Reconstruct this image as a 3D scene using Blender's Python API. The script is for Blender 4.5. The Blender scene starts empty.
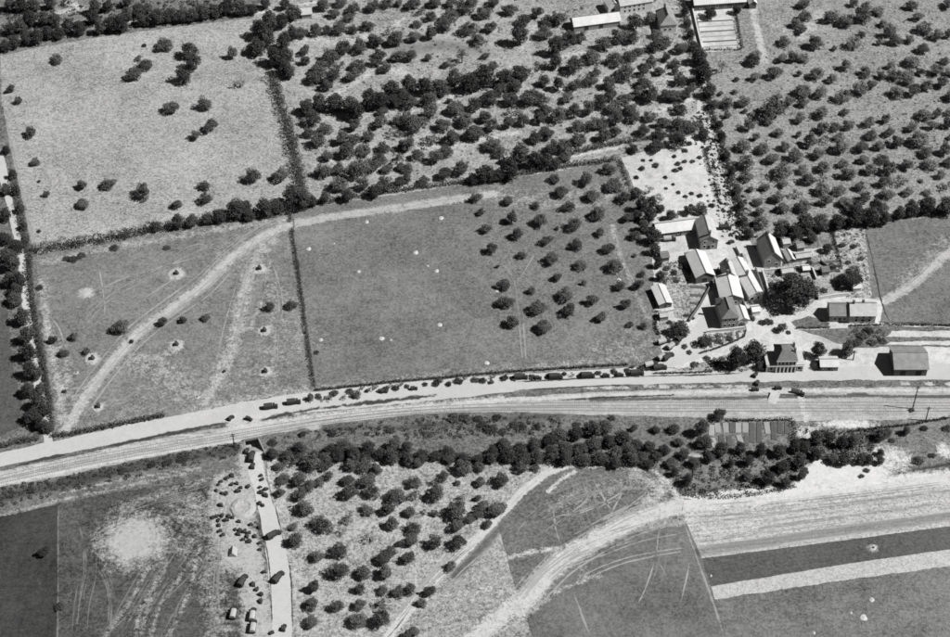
import bpy, math, random
import numpy as np
from mathutils import Vector, Matrix
from mathutils.geometry import delaunay_2d_cdt

R = math.radians
rnd = random.Random(11)
nrg = np.random.default_rng(5)
scene = bpy.context.scene
C = scene.collection

# ------------------------------------------------------------------ camera
PITCH, HFOV, CAMZ = 44.0, 31.0, 458.0
CAM = Vector((0.0, -CAMZ / math.tan(R(PITCH)), CAMZ))
cd = bpy.data.cameras.new('camera')
cam = bpy.data.objects.new('camera', cd)
C.objects.link(cam)
cam.location = CAM
cam.rotation_euler = (R(90 - PITCH), 0, 0)
cd.sensor_fit = 'HORIZONTAL'
cd.angle = R(HFOV)
cd.clip_start = 1.0
cd.clip_end = 20000.0
scene.camera = cam

# ------------------------------------------------------------------ light (black-and-white film: the sky is read as brightness only)
SUN_ELEV, SUN_AZ = 50.0, 99.0        # azimuth clockwise from +Y (away from the camera)
world = bpy.data.worlds.new('World')
scene.world = world
world.use_nodes = True
wn = world.node_tree.nodes
wl = world.node_tree.links
wn.clear()
sky = wn.new('ShaderNodeTexSky')
sky.sky_type = 'NISHITA'
sky.sun_disc = False
sky.sun_elevation = R(SUN_ELEV)
sky.sun_rotation = R(SUN_AZ)
sky.air_density = 0.35
sky.dust_density = 0.1
bw = wn.new('ShaderNodeRGBToBW')
bg = wn.new('ShaderNodeBackground')
bg.inputs['Strength'].default_value = 0.05
wo = wn.new('ShaderNodeOutputWorld')
wl.new(sky.outputs[0], bw.inputs[0])
wl.new(bw.outputs[0], bg.inputs[0])
wl.new(bg.outputs[0], wo.inputs[0])
sd = bpy.data.lights.new('sun', 'SUN')
sd.energy = 5.0
sd.angle = R(0.5)
sd.color = (1.0, 0.995, 0.98)
sun = bpy.data.objects.new('sun', sd)
C.objects.link(sun)
sv = Vector((math.sin(R(SUN_AZ)) * math.cos(R(SUN_ELEV)), math.cos(R(SUN_AZ)) * math.cos(R(SUN_ELEV)), math.sin(R(SUN_ELEV))))
sun.rotation_euler = sv.to_track_quat('Z', 'Y').to_euler()
sun.location = sv * 600
vs = scene.view_settings
vs.view_transform = 'Standard'
vs.look = 'None'
vs.exposure = 0.22
vs.gamma = 1.0
scene.cycles.filter_width = 1.7
scene.cycles.max_bounces = 6
scene.cycles.transparent_max_bounces = 12

# ------------------------------------------------------------------ photo pixel -> point on the ground (or on a level above it)
FPX = 475.0 / math.tan(R(HFOV / 2))
cP, sP = math.cos(R(PITCH)), math.sin(R(PITCH))


def at(px, py, z=0.0):
    u = (px - 475.0) / FPX
    v = -(py - 318.5) / FPX
    d = Vector((u, cP + v * sP, -sP + v * cP))
    t = (z - CAM.z) / d.z
    return CAM + d * t


def ppm(p):
    """photo pixels per metre at a ground point"""
    return FPX / (p - CAM).dot(Vector((0, cP, -sP)))


def W(pts):
    return [at(*p) for p in pts]


# ------------------------------------------------------------------ materials
MATS = {}


def nodes_of(name):
    m = bpy.data.materials.new(name)
    m.use_nodes = True
    nt = m.node_tree
    b = nt.nodes['Principled BSDF']
    b.inputs['Roughness'].default_value = 0.95
    b.inputs['Specular IOR Level'].default_value = 0.05
    return m, nt, b


class NT:
    def __init__(s, nt):
        s.nt = nt

    def new(s, t, **kw):
        n = s.nt.nodes.new(t)
        for k, v in kw.items():
            setattr(n, k, v)
        return n

    def link(s, a, b):
        s.nt.links.new(a, b)

    def math(s, op, a, b=None, c=None, clamp=False):
        n = s.new('ShaderNodeMath', operation=op, use_clamp=clamp)
        for i, x in enumerate((a, b, c)):
            if x is None:
                continue
            if isinstance(x, (int, float)):
                n.inputs[i].default_value = x
            else:
                s.link(x, n.inputs[i])
        return n.outputs[0]

    def noise(s, vec, scale, detail=2.0, rough=0.55):
        n = s.new('ShaderNodeTexNoise')
        n.inputs['Scale'].default_value = scale
        n.inputs['Detail'].default_value = detail
        n.inputs['Roughness'].default_value = rough
        if vec is not None:
            s.link(vec, n.inputs['Vector'])
        return n.outputs[0]

    def smooth(s, x, a, b):
        n = s.new('ShaderNodeMapRange', interpolation_type='SMOOTHSTEP')
        s.link(x, n.inputs[0])
        n.inputs[1].default_value = a
        n.inputs[2].default_value = b
        return n.outputs[0]

    def mix(s, f, a, b):
        n = s.new('ShaderNodeMix', data_type='FLOAT')
        for sock, x in ((n.inputs[0], f), (n.inputs[2], a), (n.inputs[3], b)):
            if isinstance(x, (int, float)):
                sock.default_value = x
            else:
                s.link(x, sock)
        return n.outputs[0]


def ground_mat(name, base, pale=0.5, patch=0.5, mid=0.5, grain=0.55, streak=None, dark=0.07, bare=0.0):
    """earth and grass; 'wear' = trodden to bare pale soil, 'rank' = long dark grass (both are vertex attributes)"""
    m, nt, b = nodes_of(name)
    n = NT(nt)
    tc = n.new('ShaderNodeTexCoord').outputs['Object']
    n1 = n.noise(tc, 0.035, 4, 0.6)
    n2 = n.noise(tc, 0.26, 5, 0.7)
    n3 = n.math('ADD', n.math('MULTIPLY', n.noise(tc, 0.85, 3, 0.8), 0.6), n.math('MULTIPLY', n.noise(tc, 1.9, 2, 0.7), 0.4))
    s = n.math('MULTIPLY_ADD', n.math('SUBTRACT', n1, 0.5), patch * 2.6, 1.0)
    s = n.math('MULTIPLY_ADD', n.math('SUBTRACT', n2, 0.5), mid * 3.8, s)
    g = n.math('MULTIPLY_ADD', n.math('SUBTRACT', n3, 0.5), grain * 11.0, s)
    if streak is not None:
        ang, amt, sc = streak
        mp = n.new('ShaderNodeMapping')
        mp.inputs['Rotation'].default_value = (0, 0, -R(ang))
        n.link(tc, mp.inputs[0])
        mq = n.new('ShaderNodeMapping')
        mq.inputs['Scale'].default_value = (0.03, 1.0, 1.0)
        n.link(mp.outputs[0], mq.inputs[0])
        st = n.noise(mq.outputs[0], sc, 4, 0.7)
        g = n.math('MULTIPLY_ADD', n.math('SUBTRACT', st, 0.5), amt * 2, g)
    g = n.math('MAXIMUM', g, 0.3)
    col = n.math('MULTIPLY', g, base)
    aw = n.new('ShaderNodeAttribute', attribute_name='wear').outputs['Fac']
    ar = n.new('ShaderNodeAttribute', attribute_name='rank').outputs['Fac']
    brk = n.math('MULTIPLY_ADD', n.math('SUBTRACT', n2, 0.5), 1.5, n.math('MULTIPLY', n.math('SUBTRACT', n3, 0.5), 2.4))
    rk = n.smooth(n.math('ADD', ar, brk), 0.25, 0.75)
    col = n.mix(rk, col, n.math('MULTIPLY', g, dark))
    wk = n.math('MULTIPLY', n.smooth(n.math('ADD', n.math('ADD', aw, bare), brk), 0.12, 1.0), n.smooth(aw, 0.0, 0.25))
    pg = n.math('MULTIPLY_ADD', n.math('SUBTRACT', n3, 0.5), 1.1, n.math('MULTIPLY_ADD', n.math('SUBTRACT', n2, 0.5), 0.5, 1.0))
    col = n.mix(wk, col, n.math('MULTIPLY', pg, pale))
    cr = n.new('ShaderNodeCombineColor')
    for i in range(3):
        n.link(col, cr.inputs[i])
    n.link(cr.outputs[0], b.inputs['Base Color'])
    MATS[name] = m
    return m


def flat_mat(name, v, var=0.25, scale=0.8, rough=0.9, fine=0.0):
    m, nt, b = nodes_of(name)
    n = NT(nt)
    tc = n.new('ShaderNodeTexCoord').outputs['Object']
    oi = n.new('ShaderNodeObjectInfo').outputs['Random']
    nn = n.noise(tc, scale, 4, 0.65)
    s = n.math('MULTIPLY_ADD', n.math('SUBTRACT', nn, 0.5), var * 2, 1.0)
    if fine:
        s = n.math('MULTIPLY_ADD', n.math('SUBTRACT', n.noise(tc, scale * 5, 2), 0.5), fine * 2, s)
    s = n.math('MULTIPLY_ADD', n.math('SUBTRACT', oi, 0.5), 0.16, s)
    c = n.math('MULTIPLY', s, v)
    cr = n.new('ShaderNodeCombineColor')
    for i in range(3):
        n.link(c, cr.inputs[i])
    n.link(cr.outputs[0], b.inputs['Base Color'])
    b.inputs['Roughness'].default_value = rough
    MATS[name] = m
    return m


def soft_mat(name, v, cover):
    """a narrow trodden (or overgrown) line whose edges and gaps let the ground show"""
    m, nt, b = nodes_of(name)
    n = NT(nt)
    tc = n.new('ShaderNodeTexCoord').outputs['Object']
    e = n.new('ShaderNodeAttribute', attribute_name='edge').outputs['Fac']
    k = n.math('MULTIPLY_ADD', n.math('SUBTRACT', n.noise(tc, 0.5, 4, 0.75), 0.5), 2.2, e)
    k = n.math('MULTIPLY_ADD', n.math('SUBTRACT', n.noise(tc, 0.07, 2, 0.5), 0.5), 2.0, k)
    k = n.math('MULTIPLY', n.math('MULTIPLY', n.smooth(k, 0.15, 1.0), n.smooth(e, 0.0, 0.5)), cover)
    b.inputs['Base Color'].default_value = (v, v, v, 1)
    n.link(k, b.inputs['Alpha'])
    MATS[name] = m
    return m


def leaf_mat(name, v, var=0.6):
    """leaves: every leaf its own tone (face attribute), every tree a little lighter or darker"""
    m, nt, b = nodes_of(name)
    n = NT(nt)
    at_ = n.new('ShaderNodeAttribute', attribute_name='tone').outputs['Fac']
    oi = n.new('ShaderNodeObjectInfo').outputs['Random']
    s = n.math('MULTIPLY_ADD', n.math('SUBTRACT', at_, 0.5), var * 2, 1.0)
    s = n.math('MULTIPLY', s, n.math('MULTIPLY_ADD', oi, 0.7, 0.65))
    c = n.math('MULTIPLY', s, v)
    cr = n.new('ShaderNodeCombineColor')
    for i in range(3):
        n.link(c, cr.inputs[i])
    n.link(cr.outputs[0], b.inputs['Base Color'])
    b.inputs['Roughness'].default_value = 0.7
    MATS[name] = m
    return m


leaf_mat('orchard_leaf', 0.10)
leaf_mat('light_leaf', 0.15)
leaf_mat('hedge_leaf', 0.068)
leaf_mat('pale_leaf', 0.21)
leaf_mat('scrub_leaf', 0.10)
flat_mat('bark', 0.07)
flat_mat('lime_wash', 0.55, 0.2, 0.5)
flat_mat('grey_render', 0.28, 0.25, 0.5)
flat_mat('dark_stone', 0.14, 0.3, 0.6)
flat_mat('slate', 0.16, 0.45, 0.5, 0.8, 0.25)
flat_mat('pale_tile', 0.44, 0.4, 0.5, 0.9, 0.15)
flat_mat('mid_tile', 0.25, 0.5, 0.5, 0.9, 0.2)
flat_mat('white_sheet_roof', 0.58, 0.3, 0.35, 0.8, 0.12)
flat_mat('dark_glass', 0.02, 0.1, 1, 0.25)
flat_mat('dark_wood', 0.05)
flat_mat('white_paint', 0.7, 0.06)
flat_mat('truck_paint', 0.045, 0.2)
flat_mat('canvas', 0.055, 0.3, 1.0)
flat_mat('pale_canvas', 0.38, 0.2, 1.0)
flat_mat('tyre', 0.025)
flat_mat('steel', 0.22, 0.2)
flat_mat('sleeper_wood', 0.35)
flat_mat('chalk', 0.46, 0.3, 0.7, 0.95, 0.2)
flat_mat('spoil', 0.37, 0.35, 0.7, 0.95, 0.2)
flat_mat('dark_earth', 0.05, 0.4)
flat_mat('pit_shade', 0.03)
flat_mat('rubble_dark', 0.05, 0.4)

# ------------------------------------------------------------------ object helpers


def tag(o, label=None, cat=None, group=None, kind=None):
    if label:
        o['label'] = label
    if cat:
        o['category'] = cat
    if group:
        o['group'] = group
    if kind:
        o['kind'] = kind
    return o


def empty(name, loc, rz=0.0):
    o = bpy.data.objects.new(name, None)
    o.empty_display_size = 0.5
    C.objects.link(o)
    o.location = loc
    o.rotation_euler = (0, 0, rz)
    return o


def link_mesh(name, me, mat=None, parent=None):
    if mat and not me.materials:
        me.materials.append(MATS[mat])
    o = bpy.data.objects.new(name, me)
    C.objects.link(o)
    if parent is not None:
        o.parent = parent
    return o


class MB:
    """collects shapes of ONE part"""

    def __init__(s):
        s.v = []
        s.f = []

    def add(s, verts, faces, mtx=None):
        k = len(s.v)
        s.v += [tuple(mtx @ Vector(p)) if mtx else tuple(p) for p in verts]
        s.f += [tuple(i + k for i in f) for f in faces]
        return s

    def box(s, x0, x1, y0, y1, z0, z1, mtx=None, tx=0.0, ty=0.0):
        v = [(x0, y0, z0), (x1, y0, z0), (x1, y1, z0), (x0, y1, z0),
             (x0 + tx, y0 + ty, z1), (x1 - tx, y0 + ty, z1), (x1 - tx, y1 - ty, z1), (x0 + tx, y1 - ty, z1)]
        return s.add(v, [(3, 2, 1, 0), (4, 5, 6, 7), (0, 1, 5, 4), (1, 2, 6, 5), (2, 3, 7, 6), (3, 0, 4, 7)], mtx)

    def prism(s, prof, y0, y1, mtx=None):
        n = len(prof)
        v = [(x, y0, z) for x, z in prof] + [(x, y1, z) for x, z in prof]
        f = [tuple(range(n)), tuple(range(2 * n - 1, n - 1, -1))]
        f += [(i + n, (i + 1) % n + n, (i + 1) % n, i) for i in range(n)]
        return s.add(v, f, mtx)

    def cyl(s, r0, r1, z0, z1, n=8, mtx=None):
        v = [(r0 * math.cos(2 * math.pi * i / n), r0 * math.sin(2 * math.pi * i / n), z0) for i in range(n)]
        v += [(r1 * math.cos(2 * math.pi * i / n), r1 * math.sin(2 * math.pi * i / n), z1) for i in range(n)]
        f = [tuple(range(n - 1, -1, -1)), tuple(range(n, 2 * n))]
        f += [(i, (i + 1) % n, (i + 1) % n + n, i + n) for i in range(n)]
        return s.add(v, f, mtx)

    def mesh(s, name):
        me = bpy.data.meshes.new(name)
        me.from_pydata(s.v, [], s.f)
        me.update()
        return me

    def build(s, name, mat, parent=None):
        return link_mesh(name, s.mesh(name), mat, parent)


def copy_tree(o, parent=None):
    c = o.copy()
    C.objects.link(c)
    c.parent = parent
    for ch in o.children:
        copy_tree(ch, c)
    return c


WORDS = ('first second third fourth fifth sixth seventh eighth ninth tenth eleventh twelfth thirteenth fourteenth fifteenth '
         'sixteenth seventeenth eighteenth nineteenth twentieth').split()


def nth(i):
    if i < 20:
        return WORDS[i]
    k = i + 1
    if k % 10 == 0:
        return {30: 'thirtieth', 40: 'fortieth', 50: 'fiftieth'}[k]
    return {2: 'twenty', 3: 'thirty', 4: 'forty', 5: 'fifty'}[k // 10] + '-' + WORDS[k % 10 - 1]


# ------------------------------------------------------------------ where the ground is trodden bare or grown rank
STROKES = {'wear': [], 'rank': []}


def stroke(kind, pts, w, amt=1.0, soft=0.5):
    """w = half width in photo pixels near the stroke's middle; turned into metres on the ground"""
    p = W(pts)
    k = ppm(p[len(p) // 2])
    STROKES[kind].append((np.array([(q.x, q.y) for q in p]), w / k, amt, soft))


def spot(kind, x, y, rx, ry, amt=1.0, soft=0.6):
    p = at(x, y)
    q = at(x, y + 1)
    k = ppm(p)
    ky = 1.0 / max(1e-3, (p - q).length)
    STROKES[kind].append((np.array([(p.x, p.y)]), (rx / k, ry / ky), amt, soft))


def attr_values(kind, xy):
    out = np.zeros(len(xy))
    lo, hi = xy.min(0), xy.max(0)
    for pts, w, amt, soft in STROKES[kind]:
        m = max(w) if isinstance(w, tuple) else w
        if (pts.max(0) + m * 2 < lo).any() or (pts.min(0) - m * 2 > hi).any():
            continue
        if len(pts) == 1:
            d = np.hypot((xy[:, 0] - pts[0, 0]) / w[0], (xy[:, 1] - pts[0, 1]) / w[1])
        else:
            d = np.full(len(xy), 1e9)
            for a, b in zip(pts[:-1], pts[1:]):
                ab = b - a
                t = np.clip(((xy - a) @ ab) / max(1e-9, ab @ ab), 0, 1)
                d = np.minimum(d, np.hypot(*(xy - a - t[:, None] * ab).T))
            d = d / w
        t = np.clip((1 + soft - d) / (2 * soft), 0, 1)
        out = np.maximum(out, amt * t * t * (3 - 2 * t))
    return out


def inside(poly, xy):
    x, y = xy[:, 0], xy[:, 1]
    r = np.zeros(len(xy), bool)
    j = len(poly) - 1
    for i in range(len(poly)):
        xi, yi = poly[i]
        xj, yj = poly[j]
        c = ((yi > y) != (yj > y)) & (x < (xj - xi) * (y - yi) / (yj - yi + 1e-12) + xi)
        r ^= c
        j = i
    return r


def sheet(name, pts, z, mat, res=0.9, rag=0.35, world_pts=False):
    P = [Vector((p[0], p[1])) for p in pts] if world_pts else [Vector((p.x, p.y)) for p in W(pts)]
    bd = []
    for a, b in zip(P, P[1:] + P[:1]):
        k = max(1, int((b - a).length / 1.6))
        nrm = Vector((-(b - a).y, (b - a).x)).normalized()
        ph = rnd.uniform(0, 9)
        for i in range(k):
            t = i / k
            off = (rag * (rnd.uniform(-0.6, 0.6) + 0.5 * math.sin(ph + i * 0.7)) if i else 0)
            bd.append(a.lerp(b, t) + nrm * off)
    poly = np.array([(p.x, p.y) for p in bd])
    lo, hi = poly.min(0), poly.max(0)
    gx, gy = np.meshgrid(np.arange(lo[0], hi[0], res), np.arange(lo[1], hi[1], res * 1.25))
    g = np.stack([gx.ravel(), gy.ravel()], 1)
    g += nrg.uniform(-0.3, 0.3, g.shape) * res
    g = g[inside(poly, g)]
    pts2 = [Vector(p) for p in poly.tolist()] + [Vector(p) for p in g.tolist()]
    n = len(poly)
    vco, _, fc, *_ = delaunay_2d_cdt(pts2, [(i, (i + 1) % n) for i in range(n)], [], 1, 1e-4)
    me = bpy.data.meshes.new(name)
    me.from_pydata([(p.x, p.y, z) for p in vco], [], [tuple(f) for f in fc])
    if me.polygons and me.polygons[0].normal.z < 0:
        me.flip_normals()
    xy = np.array([(p.x, p.y) for p in vco])
    for kind in ('wear', 'rank'):
        a = me.attributes.new(kind, 'FLOAT', 'POINT')
        a.data.foreach_set('value', attr_values(kind, xy).astype(np.float32))
    o = link_mesh(name, me, mat)
    o['kind'] = 'structure'
    return o


def ribbon(name, pts, w, z, mat, breaks=0.0, wob=0.25, smooth=True, label=None):
    """a narrow worn track; pts in photo pixels, w = width in metres"""
    P = W(pts)
    if smooth and len(P) > 2:
        Q = []
        for i in range(len(P) - 1):
            p0, p1, p2, p3 = P[max(0, i - 1)], P[i], P[i + 1], P[min(len(P) - 1, i + 2)]
            for k in range(6):
                t = k / 6
                Q.append(0.5 * ((2 * p1) + (p2 - p0) * t + (2 * p0 - 5 * p1 + 4 * p2 - p3) * t * t + (3 * p1 - p0 - 3 * p2 + p3) * t ** 3))
        P = Q + [P[-1]]
    D = []
    for a, b in zip(P[:-1], P[1:]):
        k = max(1, int((b - a).length / 1.5))
        D += [a.lerp(b, i / k) for i in range(k)]
    D.append(P[-1])
    V, F, E = [], [], []
    for i, p in enumerate(D):
        t = (D[min(i + 1, len(D) - 1)] - D[max(i - 1, 0)]).normalized()
        n = Vector((-t.y, t.x, 0))
        ends = min(1.0, 0.1 + min(i, len(D) - 1 - i) / 4)
        c = p + n * rnd.uniform(-wob, wob) * w * 0.25
        for k in (-1, 0, 1):
            q = c + n * (k * w * 0.9 * (1 + rnd.uniform(-wob, wob)))
            V.append((q.x, q.y, z))
            E.append(ends if k == 0 else 0.0)
        if i:
            a = 3 * (i - 1)
            F += [(a, a + 1, a + 4, a + 3), (a + 1, a + 2, a + 5, a + 4)]
    me = bpy.data.meshes.new(name)
    me.from_pydata(V, [], F)
    at_ = me.attributes.new('edge', 'FLOAT', 'POINT')
    at_.data.foreach_set('value', E)
    if me.polygons[0].normal.z < 0:
        me.flip_normals()
    o = link_mesh(name, me, mat)
    o['kind'] = 'structure'
    return o


# ================================================================== THE GROUND
ground_mat('earth', 0.17, 0.42)
ground_mat('meadow_grass', 0.285, 0.42, 0.4, 0.38, 0.42)
ground_mat('camp_grass', 0.17, 0.40, 0.35, 0.4, 0.35)
ground_mat('pasture_grass', 0.15, 0.36, 0.5, 0.35, 0.36, streak=(9.0, 0.16, 0.5))
ground_mat('orchard_grass', 0.155, 0.38, 0.35, 0.4, 0.4)
ground_mat('pale_orchard_grass', 0.27, 0.45, 0.45, 0.5, 0.45)
ground_mat('east_orchard_grass', 0.225, 0.42, 0.35, 0.45, 0.5)
ground_mat('south_orchard_grass', 0.29, 0.46, 0.4, 0.55, 0.5)
ground_mat('dark_crop', 0.078, 0.36, 0.6, 0.5, 0.45, streak=(70.0, 0.3, 0.5))
ground_mat('west_crop', 0.045, 0.3, 0.55, 0.35, 0.3, streak=(86.0, 0.25, 0.5))
ground_mat('lane_crop', 0.085, 0.3, 0.25, 0.25, 0.3)
ground_mat('furrowed_crop', 0.125, 0.46, 0.3, 0.45, 0.45)
ground_mat('plain_crop', 0.135, 0.46, 0.5, 0.3, 0.3, streak=(-70.0, 0.2, 0.5))
ground_mat('grey_crop', 0.15, 0.38, 0.5, 0.35, 0.35, streak=(8.0, 0.22, 0.6))
ground_mat('stubble', 0.37, 0.5, 0.15, 0.25, 0.35, streak=(8.0, 0.75, 1.1), dark=0.2)
ground_mat('trodden_stubble', 0.27, 0.46, 0.3, 0.5, 0.5, streak=(24.0, 0.5, 0.8))
ground_mat('pale_strip', 0.40, 0.5, 0.12, 0.2, 0.25)
ground_mat('plough', 0.09, 0.3, 0.25, 0.25, 0.3, streak=(8.0, 0.3, 1.2))
ground_mat('road_dust', 0.44, 0.46, 0.12, 0.08, 0.05, dark=0.14)
ground_mat('yard_dust', 0.47, 0.52, 0.35, 0.3, 0.14, dark=0.1)
ground_mat('verge_grass', 0.13, 0.42, 0.4, 0.5, 0.5, dark=0.06)
ground_mat('ballast', 0.33, 0.46, 0.25, 0.3, 0.2, streak=(0.5, 0.8, 1.0), dark=0.09)
ground_mat('rough_grass', 0.13, 0.36, 0.45, 0.6, 0.5, dark=0.055)
ground_mat('scrub_ground', 0.15, 0.54, 0.5, 0.6, 0.5, dark=0.05)
ground_mat('garden_soil', 0.27, 0.45, 0.4, 0.7, 0.7, dark=0.06)
soft_mat('rut_soil', 0.38, 0.8)
soft_mat('path_soil', 0.34, 0.8)
soft_mat('faint_rut', 0.33, 0.42)
flat_mat('bed_dark', 0.10, 0.4, 1.0)
flat_mat('bed_pale', 0.30, 0.3, 1.0)

# bare tracks and patches (photo pixels)
Wst = lambda pts, w, a=1.0, s=0.5: stroke('wear', pts, w, a, s)
Rst = lambda pts, w, a=1.0, s=0.5: stroke('rank', pts, w, a, s)
# the camp field
Wst([(66, 428), (88, 393), (112, 362), (138, 333), (170, 309), (203, 286), (232, 257), (262, 236), (292, 224)], 6, 0.9, 0.6)
Wst([(206, 402), (222, 372), (236, 335), (243, 298), (256, 258), (276, 232)], 8, 0.62, 0.8)
Wst([(292, 224), (335, 216), (395, 208), (440, 201), (492, 194)], 6, 0.95, 0.5)
Wst([(45, 262), (100, 250), (200, 232), (290, 219)], 5, 0.45, 0.8)
Wst([(42, 280), (48, 330), (58, 380), (64, 425)], 5, 0.55, 0.9)
Wst([(60, 345), (66, 380), (80, 412)], 7, 0.4, 0.9)
Wst([(130, 360), (170, 372), (185, 395)], 18, 0.4, 0.9)
Wst([(150, 365), (172, 350)], 9, 0.4, 0.9)
Wst([(190, 412), (250, 400), (310, 390)], 8, 0.55, 0.7)
Wst([(270, 262), (266, 290), (250, 330)], 3, 0.4, 0.8)
Wst([(120, 420), (170, 390), (230, 380), (300, 340)], 30, 0.22, 1.0)
Wst([(230, 250), (280, 300), (270, 380)], 22, 0.25, 1.0)
spot('wear', 135, 540, 32, 25, 1.1, 0.8)
spot('wear', 313, 427, 8, 4, 0.9, 0.5)
spot('wear', 196, 512, 28, 22, 0.5, 0.9)
spot('wear', 180, 545, 24, 14, 0.42, 0.9)
for a in ([(152, 562), (128, 605), (105, 637)], [(168, 562), (148, 605), (140, 637)], [(192, 560), (160, 605), (150, 637)],
          [(160, 575), (140, 610), (136, 637)], [(200, 545), (190, 590), (168, 637)]):
    Wst(a, 2.5, 0.5, 0.9)
Wst([(112, 510), (160, 494), (225, 476)], 6, 0.38, 0.9)
Wst([(252, 458), (254, 480), (240, 500), (240, 530), (250, 560), (256, 600), (258, 640), (258, 670)], 15, 0.95, 0.5)
Wst([(228, 485), (222, 510), (225, 535), (235, 560)], 18, 0.8, 0.6)
Wst([(212, 560), (214, 600), (222, 637)], 14, 0.45, 0.9)
Wst([(0, 516), (60, 500), (110, 490), (200, 470)], 2.2, 0.5, 0.7)
# central pasture and its orchard
Wst([(300, 392), (420, 378), (560, 366), (640, 356)], 8, 0.35, 0.9)
Wst([(490, 196), (560, 198), (620, 188)], 12, 0.35, 0.9)
Wst([(505, 205), (600, 205), (622, 180)], 5, 0.4, 0.9)
Wst([(612, 225), (622, 262), (634, 290), (650, 320)], 3, 0.5, 0.8)
Wst([(560, 190), (600, 196), (640, 200)], 3, 0.42, 0.8)
Wst([(600, 350), (650, 345)], 14, 0.3, 0.9)
Wst([(628, 330), (645, 332)], 4, 0.45, 0.9)
# north orchard clearings
Wst([(258, 13), (315, 2)], 2.2, 1.0, 0.4)
Wst([(300, 40), (340, 42), (385, 33), (400, 20)], 5, 0.5, 0.8)
Wst([(330, 95), (352, 85), (372, 72), (400, 70)], 4, 0.7, 0.7)
Wst([(395, 118), (440, 100), (480, 88), (490, 84)], 3, 0.7, 0.7)
Wst([(400, 75), (440, 72)], 6, 0.35, 0.9)
Rst([(400, 50), (440, 45), (480, 50)], 12, 0.45, 0.9)
Wst([(520, 50), (530, 35), (535, 25)], 4, 0.6, 0.8)
Wst([(545, 92), (600, 80), (640, 70), (700, 60)], 4, 0.7, 0.8)
Wst([(558, 60), (580, 52)], 5, 0.7, 0.7)
Wst([(650, 115), (680, 102), (700, 97)], 3.5, 0.8, 0.7)
Wst([(660, 85), (690, 70)], 10, 0.6, 0.9)
Wst([(420, 148), (460, 145), (500, 135), (520, 132)], 4, 0.7, 0.8)
Wst([(310, 165), (330, 162), (345, 148)], 3, 0.5, 0.8)
Wst([(573, 156), (600, 151), (622, 146)], 2.2, 1.0, 0.5)
Wst([(310, 118), (350, 116), (400, 112)], 4, 0.5, 0.8)
Wst([(60, 12), (80, 8), (70, 2)], 5, 0.6, 0.8)
Wst([(82, 28), (95, 26), (135, 21)], 2.5, 0.6, 0.8)
# east orchard
Wst([(752, 0), (756, 25), (762, 50), (765, 62)], 4, 0.85, 0.6)
Wst([(800, 36), (815, 22), (822, 12)], 6, 0.6, 0.8)
Wst([(770, 20), (790, 35), (810, 38)], 5, 0.5, 0.8)
Wst([(868, 303), (884, 301), (902, 292), (922, 277), (938, 262), (952, 250)], 5.5, 0.95, 0.6)
Wst([(900, 282), (925, 262), (945, 240)], 8, 0.35, 0.9)
Wst([(740, 100), (748, 130), (752, 160), (756, 210)], 5, 0.45, 0.9)
# south
Wst([(385, 640), (412, 607), (440, 577), (470, 546), (500, 515), (524, 490), (545, 474), (562, 467)], 4.6, 1.2, 0.35)
Wst([(562, 467), (600, 466), (650, 468), (668, 483), (680, 500)], 3.0, 0.75, 0.6)
Wst([(548, 492), (560, 480), (575, 472)], 2.5, 0.8, 0.5)
Wst([(520, 606), (545, 576), (565, 558), (600, 537), (640, 518), (680, 505), (740, 498), (830, 490), (950, 478)], 11, 1.0, 0.55)
Wst([(440, 670), (490, 625), (530, 592), (560, 562)], 10, 0.9, 0.6)
Rst([(700, 552), (770, 542), (850, 530), (980, 512)], 6, 0.75, 0.6)
Rst([(720, 521), (850, 504), (980, 487)], 1.6, 0.7, 0.6)
Rst([(760, 528), (850, 516), (930, 505)], 1.5, 0.7, 0.6)
Rst([(455, 575), (480, 550), (497, 530)], 6, 0.6, 0.7)
Wst([(515, 625), (560, 590), (600, 575)], 3, 0.5, 0.8)
Wst([(640, 512), (660, 494), (664, 480)], 8, 0.6, 0.8)
Wst([(508, 558), (535, 551), (560, 548)], 3, 0.7, 0.6)
Wst([(640, 475), (655, 490), (665, 503)], 10, 0.5, 0.9)
Wst([(560, 505), (600, 490), (650, 478)], 14, 0.28, 0.9)
Wst([(600, 530), (650, 525), (690, 520)], 5, 0.5, 0.9)
Wst([(575, 555), (585, 575)], 5, 0.4, 0.9)
Wst([(400, 610), (430, 600), (500, 590)], 9, 0.35, 0.9)
Wst([(800, 495), (810, 478), (822, 463)], 8, 0.95, 0.5)
spot('wear', 848, 474, 44, 15, 1.25, 0.35)
Wst([(790, 498), (806, 482), (820, 466)], 9, 1.2, 0.4)
spot('wear', 890, 460, 22, 14, 0.75, 0.6)
spot('wear', 848, 424, 30, 4, 0.9, 0.5)
spot('wear', 808, 432, 12, 6, 0.8, 0.5)
spot('wear', 945, 452, 8, 8, 0.8, 0.6)
Wst([(800, 392), (802, 405), (806, 420)], 3.2, 0.95, 0.4)
Wst([(690, 455), (710, 458), (725, 453)], 3, 0.7, 0.6)
Rst([(700, 492), (750, 488), (800, 480)], 4, 0.7, 0.8)
Rst([(800, 490), (870, 478), (950, 464)], 2, 0.9, 0.5)
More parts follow.
